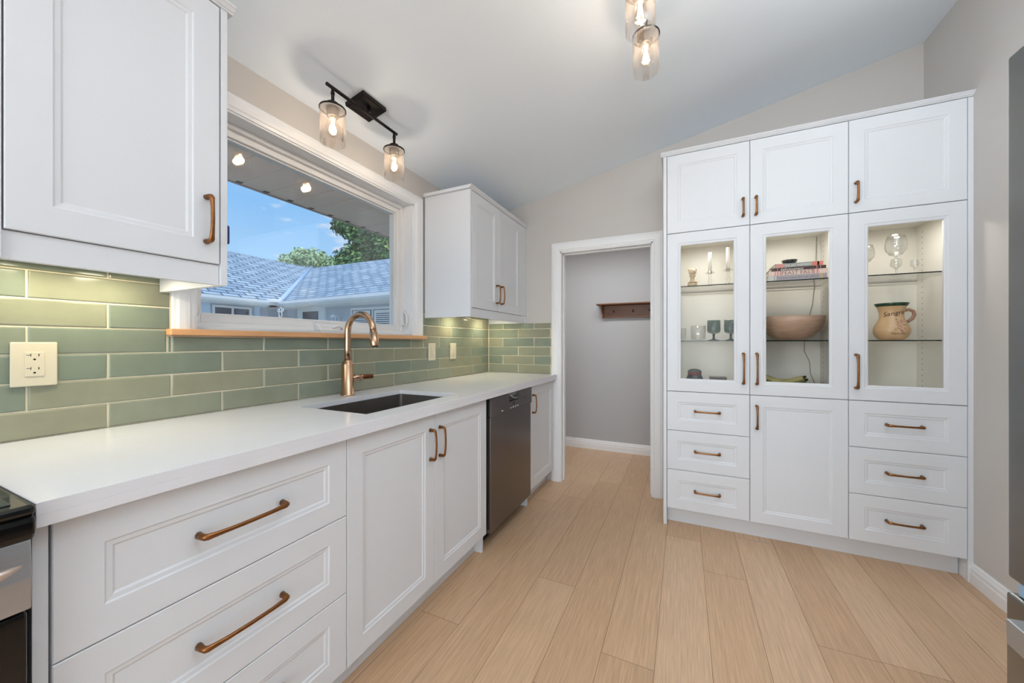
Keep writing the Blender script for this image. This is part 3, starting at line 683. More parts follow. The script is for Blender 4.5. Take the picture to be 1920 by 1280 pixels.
def goblet(x, y, label):
    t = thing('goblet', (x, y, zm), label, 'glass', 'smoked grey goblets')
    m = MB(); m.lathe([(.012, .044), (.028, .047), (.036, .054), (.0385, .066), (.0385, .130), (.0365, .130), (.0365, .068), (.030, .055), (.0005, .051)], (x, y, zm), 32, cap1=False); m.build('bowl', SMOKEG, t)
    m = MB(); m.lathe([(.034, 0), (.034, .002), (.018, .007), (.0085, .010), (.0065, .02), (.0065, .036), (.012, .0435)], (x, y, zm), 28); m.build('stem', glass('smoked_solid', (.16, .19, .19, 1), 1.5, boost=1.5), t)
goblet(1.832, 2.70, 'smoked grey glass goblet beside the clear tumbler')
goblet(1.927, 2.70, 'smoked grey glass goblet at the right, partly behind the door frame')
jx, jy = 1.722, 2.74
jr = thing('lidded_jar', (jx, jy, zf), 'dark red and black lidded jar on the floor of the left display cabinet', 'jar')
m = MB(); m.lathe([(.040, 0), (.053, .01), (.056, .03), (.050, .062), (.043, .080), (.040, .084)], (jx, jy, zf), 32); m.build('pot', mat('black_glaze', lin(30, 30, 32), .15), jr)
m = MB(); m.lathe([(.0405, .084), (.0415, .088), (.0410, .098), (.0415, .101)], (jx, jy, zf), 32); m.build('collar', mat('oxblood_glaze', lin(112, 34, 22), .2), jr)
m = MB(); m.lathe([(.044, .101), (.044, .104), (.038, .113), (.024, .121), (.0005, .124)], (jx, jy, zf), 32, cap1=False); m.build('lid', mat('dark_green_glaze', lin(44, 50, 44), .12), jr)
m = MB()
bx = [(1.807, 1.905)]
m.box(1.808, 1.906, 2.70, 2.79, zf, zf+.078)
tag(m.build('smoked_glass_box', mat('brown_smoked', lin(92, 74, 68), .12, coat=.5), None, .006, (1.857, 2.745, zf), 3), 'low brown smoked glass box on the floor of the left display cabinet', 'box')

# books
def book(x0, x1, z0, z1, yf, dpt, cov, label, txt, tcol, tsize, bands=(), tx=0, rot=0):
    t = thing('cookbook', ((x0+x1)/2, yf+dpt/2, z0), label, 'book', 'cookbooks stacked on the top middle shelf')
    m = MB(); m.box(x0, x1, yf, yf+.003, z0, z1); m.box(x0, x1, yf+.003, yf+dpt, z0, z0+.002); m.box(x0, x1, yf+.003, yf+dpt, z1-.002, z1)
    for a, b, _ in bands: pass
    m.build('cover', cov, t, .0006)
    m = MB(); m.box(x0+.003, x1-.003, yf+.0032, yf+dpt-.003, z0+.0021, z1-.0021); m.build('pages', mat('page_paper', lin(232, 226, 212), .8), t)
    for k, (a, b, mt) in enumerate(bands):
        q = MB(); q.box(x0+(x1-x0)*a, x0+(x1-x0)*b, yf-.0004, yf, z0+.0006, z1-.0006); q.build('spine_band', mt, t)
    q = MB(); cz = (z0+z1)/2-tsize*.36; text_mb(txt, tsize, q, lambda a, b: (tx+a, yf-.0007, cz+b)); q.build('spine_title', tcol, t)
    return t
C_mauve = mat('mauve_cover', lin(168, 160, 166), .5); C_pink = mat('pale_pink_cover', lin(226, 200, 190), .5); C_brown = mat('dark_brown_cover', lin(58, 30, 26), .45); C_sage = mat('grey_green_cover', lin(146, 152, 146), .5)
C_sal = mat('salmon_cover', lin(214, 118, 100), .5); C_pale = mat('pale_band', lin(205, 205, 196), .5); C_wt = mat('white_ink', lin(235, 228, 220), .5); C_gr = mat('grey_ink', lin(110, 104, 112), .5); C_dk = mat('brown_ink', lin(104, 84, 76), .5)
C_ros = mat('rose_band', lin(206, 140, 132), .5)
b4 = book(2.117, 2.398, zt, zt+.032, 2.662, .20, C_mauve, 'grey mauve cookbook at the bottom of the stack', "INDIA'S MASTER OF SPICE", C_gr, .017, ((0, .105, C_pale), (.125, .145, C_pale), (.895, .925, mat('gold_dot', lin(208, 170, 90), .4))), 2.262)
b3 = book(2.120, 2.402, zt+.0325, zt+.0595, 2.664, .20, C_pink, 'pale pink cookbook second from the bottom of the stack', 'FEAST FAST', C_dk, .030, ((.11, .13, C_ros), (.15, .175, C_ros), (.20, .225, C_ros), (.76, .79, C_ros), (.82, .85, C_ros)), 2.262)
b2 = book(2.134, 2.394, zt+.060, zt+.0775, 2.662, .19, C_brown, 'thin dark brown cookbook second from the top of the stack', 'deliciousness', C_wt, .021, ((.115, .12, C_wt), (.83, .845, C_ros), (.90, .905, C_wt)), 2.234)
b1 = book(2.153, 2.381, zt+.078, zt+.1025, 2.664, .18, C_sage, 'grey and salmon cookbook on top of the stack under the small black bowl', 'SALAD INSPIRED', C_wt, .017, ((.02, .20, C_ros), (.78, 1, C_sal), (.88, .92, C_wt)), 2.266)
bw = thing('small_bowl', (2.235, 2.72, zt+.1028), 'small black bowl on top of the stacked cookbooks', 'bowl')
m = MB(); m.lathe([(.020, 0), (.024, .001), (.034, .012), (.040, .026), (.0375, .0265), (.030, .012), (.018, .004), (.0005, .003)], (2.235, 2.72, zt+.1028), 32, cap1=False); m.build('shell', mat('black_ceramic', lin(26, 28, 32), .12), bw)
m = MB(); bxx, byy = 2.262, 2.815
m.lathe([(.05, 0), (.06, .001), (.105, .022), (.145, .062), (.163, .108), (.168, .146), (.160, .146), (.152, .105), (.135, .066), (.10, .032), (.05, .012), (.0005, .01)], (bxx, byy, zm), 56, cap1=False)
woodb = mat('bowl_wood', lin(178, 148, 126), .42, noise=.16, nscale=22, stretch=(.5, 1, 3))
tag(m.build('wooden_bowl', woodb, None, 0, (bxx, byy, zm)), 'large round wooden bowl on the middle shelf below the cookbooks', 'bowl')
bn = mat('banana_peel', lin(160, 150, 96), .45, noise=.15, nscale=20); bt = mat('banana_tip', lin(50, 44, 30), .7)
for k, (yy, dz, x1) in enumerate(((2.715, .020, 2.298), (2.762, .0, 2.318))):
    t = thing('banana', (2.2, yy, zf), ['yellow green banana in front on the floor of the middle display cabinet', 'yellow green banana behind the other on the floor of the middle display cabinet'][k], 'fruit', 'bananas in the middle cabinet')
    pts = []; rs = []
    for q in range(13):
        f_ = q/12; xx = 2.06+(x1-2.06)*f_; zz = zf+.022+dz+.085*(1-f_)**3+.11*max(0, f_-.45)**1.5
        pts.append((xx, yy, zz)); rs.append(.008+.015*math.sin(PI*min(1, .12+f_*.82))**.6)
    m = MB(); m.tube(pts, rs, 10, up=(0, 1, 0)); m.build('peel', bn, t)
    m = MB(); e0 = Vector(pts[-1]); m.tube([e0, e0+Vector((.010, 0, .006)), e0+Vector((.016, 0, .010))], [.0105, .008, .006], 8, up=(0, 1, 0)); m.build('stem', bt, t)

# sangria jug
jx, jy = 2.705, 2.75
jprof = [(.046, 0), (.050, .001), (.066, .018), (.0745, .040), (.0755, .058), (.070, .080), (.058, .102), (.050, .124), (.050, .150), (.056, .176), (.066, .193), (.071, .203)]
def jrad(h):
    for i in range(len(jprof)-1):
        if jprof[i][1] <= h <= jprof[i+1][1]:
            f_ = (h-jprof[i][1])/(jprof[i+1][1]-jprof[i][1]+1e-9); return jprof[i][0]*(1-f_)+jprof[i+1][0]*f_
    return jprof[-1][0]
jg = thing('sangria_jug', (jx, jy, zm), 'tan ceramic sangria jug with a dark green rim on the right display shelf', 'jug')
tan = mat('tan_glaze', lin(208, 172, 130), .3, noise=.07, nscale=14)
m = MB(); m.lathe(jprof[:-2]+[(.0615, .186)], (jx, jy, zm), 40, cap1=False); m.build('body', tan, jg)
m = MB(); m.lathe([(.0615, .186), (.066, .193), (.071, .203), (.0685, .204), (.062, .192), (.052, .172), (.046, .150), (.046, .124)], (jx, jy, zm), 40, cap0=False, cap1=False); m.build('rim', mat('green_glaze', lin(28, 66, 46), .14, noise=.3, nscale=40), jg)
m = MB(); hp = [(jx+.048, jy, zm+.160), (jx+.070, jy, zm+.168), (jx+.090, jy, zm+.158), (jx+.094, jy, zm+.138), (jx+.085, jy, zm+.116), (jx+.060, jy, zm+.096)]
m.tube(hp, [.008, .0085, .0085, .0085, .0085, .008], 12, up=(0, 1, 0)); m.build('handle', mat('brown_glaze', lin(158, 120, 98), .3), jg)
def on_jug(cx, cz, shear=.0):
    def fn(a, b):
        h = cz+b+a*shear; r = jrad(h)+.0008; th = (cx+a)/r
        return (jx+r*math.sin(th-.12), jy-r*math.cos(th-.12), zm+h)
    return fn
ink = mat('black_ink', lin(26, 20, 18), .4)
m = MB(); text_mb('Sangria', .034, m, on_jug(.003, .136, .16)); m.build('lettering', ink, jg)
m = MB(); text_mb('Puerto Rico', .0135, m, on_jug(.014, .031, .02)); m.build('lettering', ink, jg)
m = MB(); rr2 = random.Random(4)
for k in range(34):
    a = rr2.gauss(.012, .013); h = rr2.uniform(.045, .112); r = jrad(h); th = a/r-.12+.1
    m.sphere((jx+(r+.0005)*math.sin(th), jy-(r+.0005)*math.cos(th), zm+h), .0042, 8)
m.build('grape_relief', mat('grape_glaze', lin(196, 158, 140), .25, noise=.2, nscale=80), jg)

def wineglass(x, y, z, rb, hb, hs, label, nm='wine_glass'):
    t = thing(nm, (x, y, z), label, 'glass', 'clear stemmed glasses on the top right shelf')
    m = MB(); m.lathe([(.006, hs), (rb*.55, hs+.008), (rb*.92, hs+hb*.3), (rb, hs+hb*.5), (rb*.9, hs+hb*.8), (rb*.74, hs+hb), (rb*.72, hs+hb), (rb*.88, hs+hb*.8), (rb*.97, hs+hb*.5), (rb*.88, hs+hb*.3), (rb*.5, hs+.011), (.0005, hs+.007)], (x, y, z), 32, cap1=False); m.build('bowl', CLEARG, t)
    m = MB(); m.lathe([(.034 if hs > .05 else .022, 0), (.034 if hs > .05 else .022, .0015), (.01, .005), (.0035, .012), (.003, hs*.6), (.006, hs)], (x, y, z), 24); m.build('stem', CLEARG, t)
wineglass(2.712, 2.72, zt, .046, .115, .105, 'large clear balloon wine glass in front on the top right shelf')
wineglass(2.615, 2.82, zt, .044, .105, .095, 'large clear wine glass at the left behind the door frame edge')
wineglass(2.82, 2.80, zt, .018, .05, .045, 'tiny clear liqueur glass near the right side of the top shelf', 'liqueur_glass')
wineglass(2.775, 2.88, zt, .026, .06, .06, 'small clear stemmed glass behind the balloon wine glass')

# ------------------------------------------------------------------ outlets and switches
def plate(y0_, y1_, z0_, z1_, label, kind):
    t = thing('wall_outlet' if kind == 'o' else 'light_switch', (.011, (y0_+y1_)/2, z0_), label, 'outlet' if kind == 'o' else 'switch', None if kind == 'o' else 'ivory wall switches by the right upper cabinet')
    x0 = .0112; m = MB(); ym = (y0_+y1_)/2; zm_ = (z0_+z1_)/2
    m.box(x0, x0+.0065, y0_, y1_, z0_, z1_); m.build('cover_plate', IVORY, t, .003, seg=3)
    hy, hz = .0172, .034
    if kind == 'o':
        m = MB(); m.box(x0+.005, x0+.0082, ym-hy, ym+hy, zm_-hz, zm_+hz); o = m.build('receptacle', IVORY, t, .001)
        for s_ in (-1, 1):
            c = zm_+s_*.0185-.001; q = MB(); X0, X1 = x0+.0080, x0+.0084
            q.box(X0, X1, ym-.0078, ym-.0064, c+.004, c+.012); q.box(X0, X1, ym-.0150, ym-.0078, c+.0075, c+.0088); q.box(X0, X1, ym+.0060, ym+.0078, c+.0045, c+.0115)
            q.lathe([(.0026, -.0002), (.0026, .0002)], (X0+.0002, ym-.0006, c-.004), 14, axis='x')
            q.build('socket_slots', SLOT, o)
    else:
        m = MB(); m.box(x0+.005, x0+.0085, ym-hy, ym+hy, zm_-hz, zm_+hz); m.build('toggle_frame', IVORY, t, .001)
        m = MB(); m.prism([(x0+.0085, zm_-.024), (x0+.0125, zm_-.022), (x0+.0095, zm_+.024), (x0+.0085, zm_+.024)], 1, ym-.006, ym+.006); m.build('toggle', IVORY, t, .0006)
    for s_ in (-1, 1):
        m = MB(); m.lathe([(.0028, 0), (.0026, .0008)], (x0+.0062, ym, zm_+s_*.0475), 12, axis='x'); m.build('screw', IVORY, t)
plate(.3215, .4045, 1.061, 1.184, 'ivory double electrical outlet on the tiles under the left upper cabinet', 'o')
plate(2.107, 2.189, 1.056, 1.180, 'ivory wall switch nearer the window, below the right upper cabinet', 's')
plate(2.375, 2.457, 1.056, 1.180, 'ivory wall switch nearer the corner, below the right upper cabinet', 's')

# ------------------------------------------------------------------ ceiling fixtures
def fixture(X, ys, b0, b1, canopy, label, grp, drop=.066):
    zc_ = CZ(X); zb = zc_-drop
    t = thing('track_light', (X, (b0+b1)/2, zb), label, 'ceiling light', grp)
    slope = Matrix.Rotation(-math.atan(.2146), 3, 'Y')
    m = MB(); hw, hl = .062, .074; cy = canopy
    vs = []
    for d, e_ in ((0.001, 0), (.020, 0), (.026, .006)):
        for sx, sy in ((-1, -1), (1, -1), (1, 1), (-1, 1)):
            p = slope @ Vector((sx*(hw-e_), sy*(hl-e_), -d)); vs.append(Vector((X-.030, cy, CZ(X-.030)))+p)
    m.add(vs, [(0, 1, 2, 3), (8, 9, 10, 11)]+[(i*4+j, i*4+(j+1) % 4, i*4+4+(j+1) % 4, i*4+4+j) for i in range(2) for j in range(4)]); m.build('canopy', BLACKM, t)
    m = MB(); m.tube([(X-.012, cy, CZ(X)-.022), (X, cy, zb)], .009, 12); m.build('mount_stem', BLACKM, t)
    m = MB(); m.tube([(X, b0, zb), (X, b1, zb)], .0078, 14, up=(0, 0, 1)); m.build('bar', BLACKM, t)
    zr = zb-.096; hs = .152
    for i, y in enumerate(ys):
        a = MB(); a.tube([(X, y, zb+.004), (X, y, zb-.026), (X, y, zb-.064)], .0068, 12); a.lathe([(.0085, -.03), (.0085, -.02)], (X, y, zb), 12); a.build('arm', BLACKM, t)
        h_ = MB(); h_.lathe([(.017, 0), (.024, -.004), (.026, -.012), (.026, -.026), (.0540, -.027), (.0558, -.030), (.0558, -.036), (.0540, -.036), (.0525, -.0295), (.026, -.029), (.026, -.062), (.024, -.066), (.018, -.066)], (X, y, zb-.064), 32); h_.lathe([(.0262, -.0305), (.0515, -.0305)], (X, y, zb-.064), 32, 1, False, False); h_.build('lamp_holder', [BLACKM, STEEL], t)
        s_ = MB(); s_.lathe([(.0528, 0), (.0528, -hs), (.0510, -hs), (.0510, 0)], (X, y, zr), 40, cap0=False, cap1=False); sh = s_.build('lamp_shade', AMBERG, t)
        q = MB(); z0_ = zb-.130
        q.lathe([(.011, 0), (.013, -.010), (.022, -.026), (.029, -.044), (.0305, -.058), (.027, -.072), (.018, -.082), (.0005, -.086)], (X, y, z0_), 28, cap1=False); bo = q.build('bulb', BULBG, t)
        q = MB(); 
        for k in range(4):
            th = k*PI/2+.4; c0, s0 = math.cos(th), math.sin(th)
            q.tube([(X+.004*c0, y+.004*s0, z0_-.014), (X+.010*c0, y+.010*s0, z0_-.064)], .0013, 6)
        q.build('filament', FILAM, bo)
        q = MB(); q.lathe([(.0125, .004), (.0125, -.006), (.011, -.010)], (X, y, z0_), 16); q.build('bulb_base', mat('brass_base', lin(220, 190, 130), .3, .8), bo)
        l = light('bulb_lamp', 'POINT', (X, y, z0_-.045), 1.25, (1, .94, .86), radius=.016); attach_light(l, t)
fixture(.237, (1.145, 1.529), 1.113, 1.548, 1.362, 'black two-lamp track light with champagne glass shades above the window', 'black track lights')
fixture(1.511, (.978, 1.202, 1.426, 1.650), .945, 1.672, 1.314, 'black track light with glass cylinder shades hanging from the middle of the ceiling', 'black track lights', .082)

# ------------------------------------------------------------------ coat rack and hall bits
rk = thing('coat_rack', (1.2, 4.09, 1.45), 'dark stained wooden coat rack with a shelf and pegs on the grey hall wall', 'coat rack')
rw = mat('walnut_stain', lin(112, 66, 34), .4, noise=.25, nscale=18, stretch=(.25, 1, 2.5))
m = MB(); m.box(.845, 1.74, 4.082, 4.0995, 1.455, 1.588); m.build('back_board', rw, rk, .001)
m = MB(); m.box(.80, 1.785, 3.965, 4.0995, 1.5885, 1.604); m.build('shelf', rw, rk, .004)
for xx in (.846, 1.722): m = MB(); m.prism([(4.081, 1.456), (4.050, 1.456), (4.045, 1.50), (3.985, 1.588), (4.081, 1.588)], 0, xx, xx+.016); m.build('bracket', rw, rk)
m = MB(); m.box(.846, 1.738, 4.070, 4.0815, 1.455, 1.470); m.build('rail', rw, rk, .001)
for xx in (.97, 1.17, 1.335, 1.50, 1.66): m = MB(); m.tube([(xx, 4.082, 1.515), (xx, 4.055, 1.520), (xx, 4.035, 1.528)], [.006, .005, .008], 10); m.build('peg', rw, rk)
ds = thing('door_stop', (.53, 4.08, .10), 'small metal spring door stop at the hall baseboard', 'door stop')
m = MB(); pts = [(.53+.005*math.cos(k*1.2)+.0005*k, 4.083-k*.0018, .112+.005*math.sin(k*1.2)) for k in range(34)]; m.tube(pts, .0012, 5); m.build('spring', STEEL, ds)
m = MB(); m.lathe([(.007, 0), (.007, .012)], (.545, 4.012, .112), 12, axis='y'); m.build('tip', VINYL, ds)
light('hall_fill', 'AREA', (.9, 3.26, 2.38), 9, (1, 1, 1), 1.6, .2, (0, .35, -1), spread=math.radians(130))  # unseen area light added to brighten the hall, without a fixture

# ------------------------------------------------------------------ fridge
FX = 2.27; FYB = 1.137; FYA = .25
fr = thing('refrigerator', (2.6, .7, 0), 'tall stainless steel refrigerator with a bottom freezer at the right edge', 'refrigerator')
m = MB(); m.box(FX+.065, XR-.01, FYA, FYB-.002, .02, 1.765); m.build('body', mat('fridge_grey_side', lin(110, 110, 112), .4, .3), fr, .003)
for a, b in ((FYA, .692), (.697, FYB)): 
    m = MB(); m.box(FX, FX+.06, a, b, .694, 1.778); o = m.build('door', FRIDGEM, fr, .006, seg=3)
    hy = .66 if a == FYA else .73
    q = MB(); q.tube([(FX-.002, hy, .82), (FX-.05, hy, .86), (FX-.05, hy, 1.55), (FX-.002, hy, 1.59)], .011, 12, up=(0, 1, 0)); q.build('handle', STEEL, o)
m = MB(); m.box(FX, FX+.06, FYA, FYB+.004, .05, .662); o = m.build('freezer_drawer', FRIDGEM, fr, .006, seg=3)
q = MB(); q.prism([(FX-.002, .618), (FX-.048, .600), (FX-.050, .650), (FX-.020, .652), (FX-.002, .640)], 1, .32, 1.050); q.build('handle', STEEL, o, .003)
m = MB(); m.box(FX+.010, FX+.064, FYA+.004, FYB-.012, .664, .692); m.build('door_gasket', mat('pale_blue_gasket', lin(150, 178, 205), .4), fr)
m = MB(); m.box(FX+.03, FX+.6, FYA+.01, FYB-.01, 0.0, .048); m.build('kick_grille', BLACKP, fr)

# ------------------------------------------------------------------ outdoors
SID = mat('grey_siding', lin(196, 204, 216), .7, noise=.04, nscale=20)
GUT = mat('white_aluminium', lin(238, 242, 246), .35)
SOFF = mat('tan_soffit', lin(216, 192, 176), .6, noise=.02)
ev = thing('roof_eave', (-.5, 1.5, 2.14), 'tan metal soffit with grooved panels under the eave outside the window', 'eave')
m = MB(); yy = -1.0; 
pk = 1.304-.1565*18
while pk < 5.5:
    a, b = pk+.003, pk+.1535
    m.add([(-.77, a, 2.143), (-.2, a, 2.143), (-.2, b, 2.143), (-.77, b, 2.143)], [(0, 1, 2, 3)])
    m.add([(-.77, b, 2.143), (-.2, b, 2.143), (-.2, b+.003, 2.156), (-.77, b+.003, 2.156)], [(0, 1, 2, 3)])
    m.add([(-.77, b+.003, 2.156), (-.2, b+.003, 2.156), (-.2, pk+.1595, 2.143), (-.77, pk+.1595, 2.143)], [(0, 1, 2, 3)])
    m.prism([(b-.022, 2.142), (b+.012, 2.142), (b+.004, 2.150)], 0, -.774, -.735, 1)
    pk += .1565
m.build('soffit_panel', [SOFF, SLOT], ev)
m = MB(); m.prism([(-.78, 2.135), (-.768, 2.135), (-.768, 2.155), (-.2, 2.155), (-.2, 2.40), (-.78, 2.26)], 1, -1.5, 5.5); m.build('fascia', mat('taupe_fascia', lin(170, 152, 148), .5), ev)

def shingle():
    m = bpy.data.materials.new('asphalt_shingles'); m.use_nodes = True; n = m.node_tree.nodes; l = m.node_tree.links; p = n['Principled BSDF']; p.inputs['Roughness'].default_value = .85
    tc = n.new('ShaderNodeTexCoord'); br = n.new('ShaderNodeTexBrick'); l.new(tc.outputs['UV'], br.inputs['Vector'])
    br.inputs['Scale'].default_value = 1; br.inputs['Brick Width'].default_value = .42; br.inputs['Row Height'].default_value = .19; br.inputs['Mortar Size'].default_value = .026; br.inputs['Mortar Smooth'].default_value = .3
    br.inputs['Color1'].default_value = lin(196, 212, 220); br.inputs['Color2'].default_value = lin(152, 172, 188); br.inputs['Mortar'].default_value = lin(66, 84, 104); br.offset = .5
    nz = n.new('ShaderNodeTexNoise'); nz.inputs['Scale'].default_value = 9; nz.inputs['Detail'].default_value = 6; l.new(tc.outputs['UV'], nz.inputs['Vector'])
    mr = n.new('ShaderNodeMapRange'); l.new(nz.outputs[0], mr.inputs[0]); mr.inputs[3].default_value = .7; mr.inputs[4].default_value = 1.3
    mc = n.new('ShaderNodeMixRGB'); mc.blend_type = 'MULTIPLY'; mc.inputs[0].default_value = 1; l.new(br.outputs[0], mc.inputs[1]); l.new(mr.outputs[0], mc.inputs[2]); l.new(mc.outputs[0], p.inputs['Base Color'])
    return m
SHG = shingle()
hs = thing('neighbouring_house', (-10, 7, -.4), 'L-shaped neighbouring house with blue grey shingle roofs and white gutters seen through the window', 'house')
GZ = -.45
m = MB()
m.box(-16, -9.3, -6, 7.2, GZ, 2.3); m.box(-16, -1.5, 7.2, 14, GZ, 2.28); m.build('wall', SID, hs)
def roof(pts, uvs, name='roof_slope'):
    m = MB(); k = len(pts); m.add(pts+[(x, y, z-.08) for x, y, z in pts], [tuple(range(k)), tuple(range(k, 2*k))[::-1]]+[(i, (i+1) % k, k+(i+1) % k, k+i) for i in range(k)])
    for i, q in enumerate(uvs): m.uv[i] = q; m.uv[k+i] = q
    m.build(name, SHG, hs)
ez_, rz_ = 2.37, 4.33
L1 = math.hypot(3.75, rz_-ez_)
roof([(-8.75, -6, ez_), (-8.75, 6.65, ez_), (-12.5, 10.4, rz_), (-12.5, -6, rz_)], [(-6, 0), (6.65, 0), (10.4, L1), (-6, L1)])
roof([(-12.5, -6, rz_), (-12.5, 10.4, rz_), (-16.3, 14.2, ez_), (-16.3, -6, ez_)], [(-6, L1), (10.4, L1), (14.2, 0), (-6, 0)])
roof([(-8.75, 6.65, ez_-.05), (-1.0, 6.25, ez_-.02), (-1.0, 10.4, rz_-.06), (-12.5, 10.4, rz_)], [(-8.75, 0), (-1, 0), (-1, L1), (-12.5, L1)])
roof([(-12.5, 10.4, rz_), (-1.0, 10.4, rz_-.06), (-1.0, 14.2, ez_), (-16.3, 14.2, ez_)], [(-12.5, L1), (-1, L1), (-1, 0), (-16.3, 0)])
m = MB(); m.tube([(-8.72, 6.66, ez_+.01), (-12.5, 10.4, rz_+.02)], .07, 6); m.build('valley_flashing', mat('pale_flashing', lin(190, 214, 236), .4), hs)
gp = [(0, 0), (.10, 0), (.13, .05), (.14, .12), (.12, .12), (.10, .02), (0, .02)]
m = MB(); m.prism([(-8.80+a, 2.235+b) for a, b in gp], 1, -6, 6.6); m.build('gutter', GUT, hs)
m = MB(); k = len(gp)   # the right wing runs at a slight angle to the left one
m.add([(x, y-a, 2.222+b) for x, y in ((-8.7, 6.66), (-1.0, 6.26)) for a, b in gp], [(i, (i+1) % k, k+(i+1) % k, k+i) for i in range(k)]+[tuple(range(k)), tuple(range(k, 2*k))]); m.build('gutter', GUT, hs)
m = MB(); m.add([(x, y+e, z) for z in (2.19, 2.225) for x, y, e in ((-9.3, 6.69, 0), (-1.0, 6.27, 0), (-1.0, 7.2, 0), (-9.3, 7.2, 0))], [(0, 1, 2, 3), (4, 5, 6, 7), (0, 1, 5, 4), (1, 2, 6, 5), (2, 3, 7, 6), (3, 0, 4, 7)]); m.build('eave_board', GUT, hs)
m = MB(); m.box(-9.3, -8.8, -6, 6.6, 2.2, 2.25); m.box(-9.0, -8.80, 6.4, 6.62, 2.2, 2.36); m.build('eave_board', GUT, hs)
m = MB(); m.box(-8.85, -8.55, 6.3, 6.6, 2.30, 2.40); m.build('gutter_corner', GUT, hs, .02)
dkg = mat('dark_window_glass', lin(70, 78, 96), .1)
def hwin(x0, x1, y0_, y1_, z0_, z1_, panes, louv):
    f = MB()
    if x0 == x1:
        f.box(x0, x0+.05, y0_, y1_, z0_, z1_); o = f.build('window', GUT, hs); n = panes; w = (y1_-y0_-.08)/n
        for k in range(n):
            g = MB(); a = y0_+.06+k*w; b = a+w-.06; g.box(x0+.045, x0+.056, a, b, z0_+.06, z1_-.06); g.build('pane', dkg, o)
            if louv[k]:
                g = MB(); zz = z0_+.1
                while zz < z1_-.1: g.box(x0+.057, x0+.062, a+.06, b-.06, zz, zz+.015); zz += .05
                g.build('blind', mat('grey_blind', lin(120, 128, 146), .6), o)
    else:
        f.box(x0, x1, y0_-.05, y0_, z0_, z1_); o = f.build('window', GUT, hs); n = panes; w = (x1-x0-.08)/n
        for k in range(n):
            g = MB(); a = x0+.06+k*w; b = a+w-.06; g.box(a, b, y0_-.056, y0_-.045, z0_+.06, z1_-.06); g.build('pane', dkg, o)
            if louv[k]:
                g = MB(); g.box(a+.04, a+.10, y0_-.064, y0_-.057, z0_+.08, z1_-.08); g.box(b-.10, b-.04, y0_-.064, y0_-.057, z0_+.08, z1_-.08); g.box(a+.10, b-.10, y0_-.064, y0_-.057, z1_-.14, z1_-.08); zz = z0_+.12
                while zz < z1_-.15: g.box(a+.10, b-.10, y0_-.064, y0_-.057, zz, zz+.028); zz += .052
                g.build('shutter', GUT, o)
hwin(-9.3, -9.3, 5.25, 6.2, .9, 2.17, 2, (0, 1))
hwin(-6.52, -4.9, 7.2, 7.2, .9, 2.12, 2, (1, 1))
hwin(-6.52+3, -2.5, 7.2, 7.2, .9, 2.12, 1, (1,))
m = MB(); m.box(-9.3, -9.2, 6.26, 6.38, GZ, 2.2); m.box(-9.3, -9.24, 4.9, 5.2, GZ, 2.2); m.build('corner_post', mat('pale_blue_post', lin(205, 228, 250), .5), hs)
m = MB(); m.box(-8.68, -7.5, 7.13, 7.2, GZ, 2.19); dd = m.build('door', GUT, hs)
m = MB(); m.box(-8.43, -7.77, 7.12, 7.13, 1.2, 2.09); m.build('pane', dkg, dd)
m = MB(); lx, ly, lz = -7.02, 7.1, 1.72
m.box(lx-.09, lx+.09, ly-.08, ly+.08, lz-.02, lz); m.prism([(lx-.12, lz+.17), (lx+.12, lz+.17), (lx+.04, lz+.24), (lx-.04, lz+.24)], 1, ly-.1, ly+.1)
for sx in (-.085, .07):
    for sy in (-.075, .06): m.box(lx+sx, lx+sx+.015, ly+sy, ly+sy+.015, lz, lz+.17)
m.box(lx-.02, lx+.02, ly+.07, ly+.1, lz, lz+.2); m.build('lantern', GUT, hs)
m = MB()
for (dx, dz, r) in ((0, .0, .05), (.0, -.13, .07), (-.09, -.02, .035), (.1, -.01, .035), (0, -.24, .03)):
    m.tube([(-8.55+dx+r*math.cos(a*PI/6), 6.55, 2.11+dz+r*1.2*math.sin(a*PI/6)) for a in range(13)], .011, 6)
m.tube([(-8.55, 6.55, 2.212), (-8.55, 6.55, 2.18)], .006, 5)
o = tag(m.build('hanging_ornament', GUT, None, 0, (-8.55, 6.55, 1.9)), 'white scrolled wire ornament hanging under the neighbour gutter corner', 'ornament')
# lawn
m = MB(); m.box(-60, -.25, -40, 60, GZ-.1, GZ)
struct(m.build('ground', mat('lawn_green', lin(168, 166, 146), .9, noise=.2, nscale=30)))
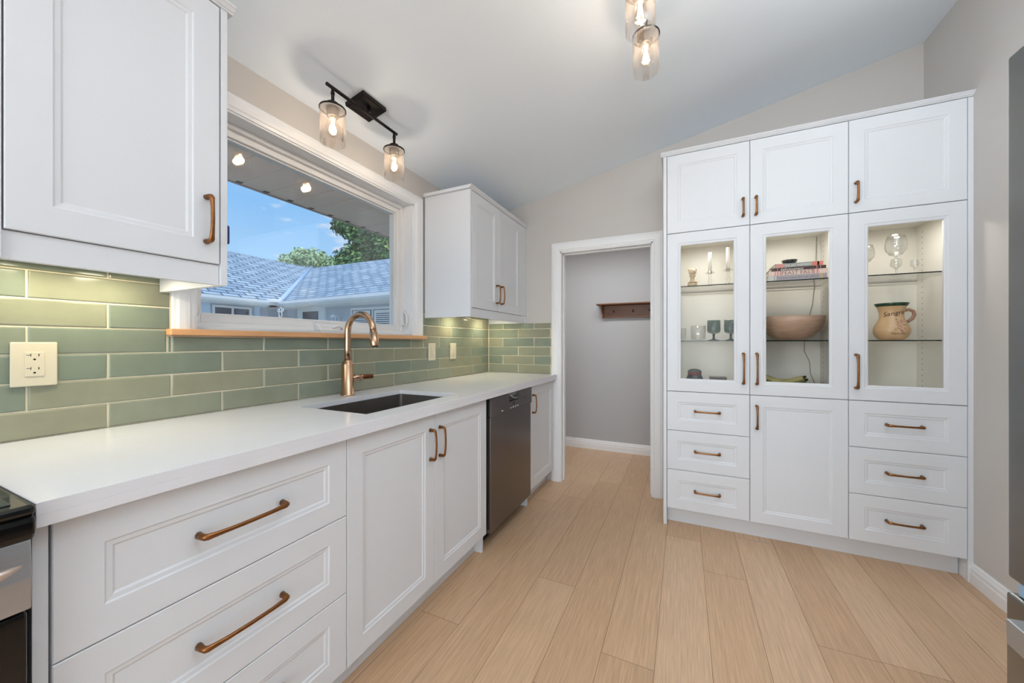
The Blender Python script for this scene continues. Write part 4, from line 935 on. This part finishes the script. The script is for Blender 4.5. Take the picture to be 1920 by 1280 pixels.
# trees
def tree(name, label, blobs, leaf, n, mt, trunk, seed, hollow=.75):
    rr = random.Random(seed); m = MB()
    tot = sum(b[3]**2 for b in blobs)
    for (x, y, z, r) in blobs:
        # crown lobes: each a shell of leaf clusters
        k = int(n*r*r/tot)
        for _ in range(k):
            d = Vector((rr.gauss(0, 1), rr.gauss(0, 1), rr.gauss(0, 1))).normalized(); q = r*(hollow+(1-hollow)*rr.random())*(1+.12*math.sin(7*d.x+5*d.z+x))
            p = Vector((x, y, z))+Vector((d.x*q, d.y*q, d.z*q*.85)); s_ = leaf*rr.uniform(.6, 1.3)
            nn = (d+Vector((rr.gauss(0, .55), rr.gauss(0, .55), rr.gauss(.25, .5)))).normalized(); a = nn.orthogonal().normalized(); a = Matrix.Rotation(rr.random()*6.28, 3, nn) @ a; b = nn.cross(a)
            m.add([p+a*s_, p+b*s_*.55, p-a*s_, p-b*s_*.55], [(0, 1, 2, 3)], 0, False, rr.random())
    t = thing(name, (trunk[0], trunk[1], GZ), label, 'tree')
    m.build('foliage', mt, t)
    q = MB(); tx, ty, th, tr = trunk; q.tube([(tx, ty, GZ), (tx+.1, ty, GZ+th*.5), (tx, ty+.1, GZ+th)], [tr, tr*.8, tr*.5], 10)
    for (x, y, z, r) in blobs[:6]: q.tube([(tx, ty, GZ+th*.75), ((tx+x)/2, (ty+y)/2, (GZ+th+z)/2-.2), (x, y, z)], [tr*.4, tr*.25, .04], 6)
    q.build('trunk', mat('bark', lin(96, 78, 66), .9, noise=.3, nscale=12), t)
G1 = tinted('maple_leaves', lin(34, 84, 48), lin(64, 118, 62), lin(150, 180, 98), .6, gs=4, grain=.15)
G2 = tinted('pale_leaves', lin(150, 182, 140), lin(176, 202, 150), lin(214, 226, 180), .6, gs=4, grain=.15)
tree('maple_tree', 'large dense green maple tree behind the right wing of the neighbouring house',
     [(-14.6, 16.0, 7.7, 1.7), (-16.6, 16.2, 8.6, 1.3), (-17.0, 16.8, 6.4, 1.1), (-13.6, 16.6, 6.2, 1.8), (-15.4, 15.6, 5.6, 1.5), (-12.0, 16.4, 7.2, 1.7), (-15.2, 17.4, 9.6, 2.0), (-16.2, 15.8, 4.9, 1.2), (-12.6, 17.5, 9.4, 2.0), (-17.1, 16.1, 9.7, .9)], .12, 60000, G1, (-14.5, 16.8, 6.5, .35), 3, .45)
bl = []; rr = random.Random(9)
for k in range(9): bl.append((-28.0+k*.82, 18.2+.3*k, 6.7+rr.uniform(.0, .6)+(.75 if 1 < k < 6 else 0), rr.uniform(.75, 1.1)))
tree('shade_tree', 'pale light green tree line rising behind the ridge of the neighbouring roof', bl, .16, 7000, G2, (-24.5, 19.5, 6.5, .25), 5, .4)
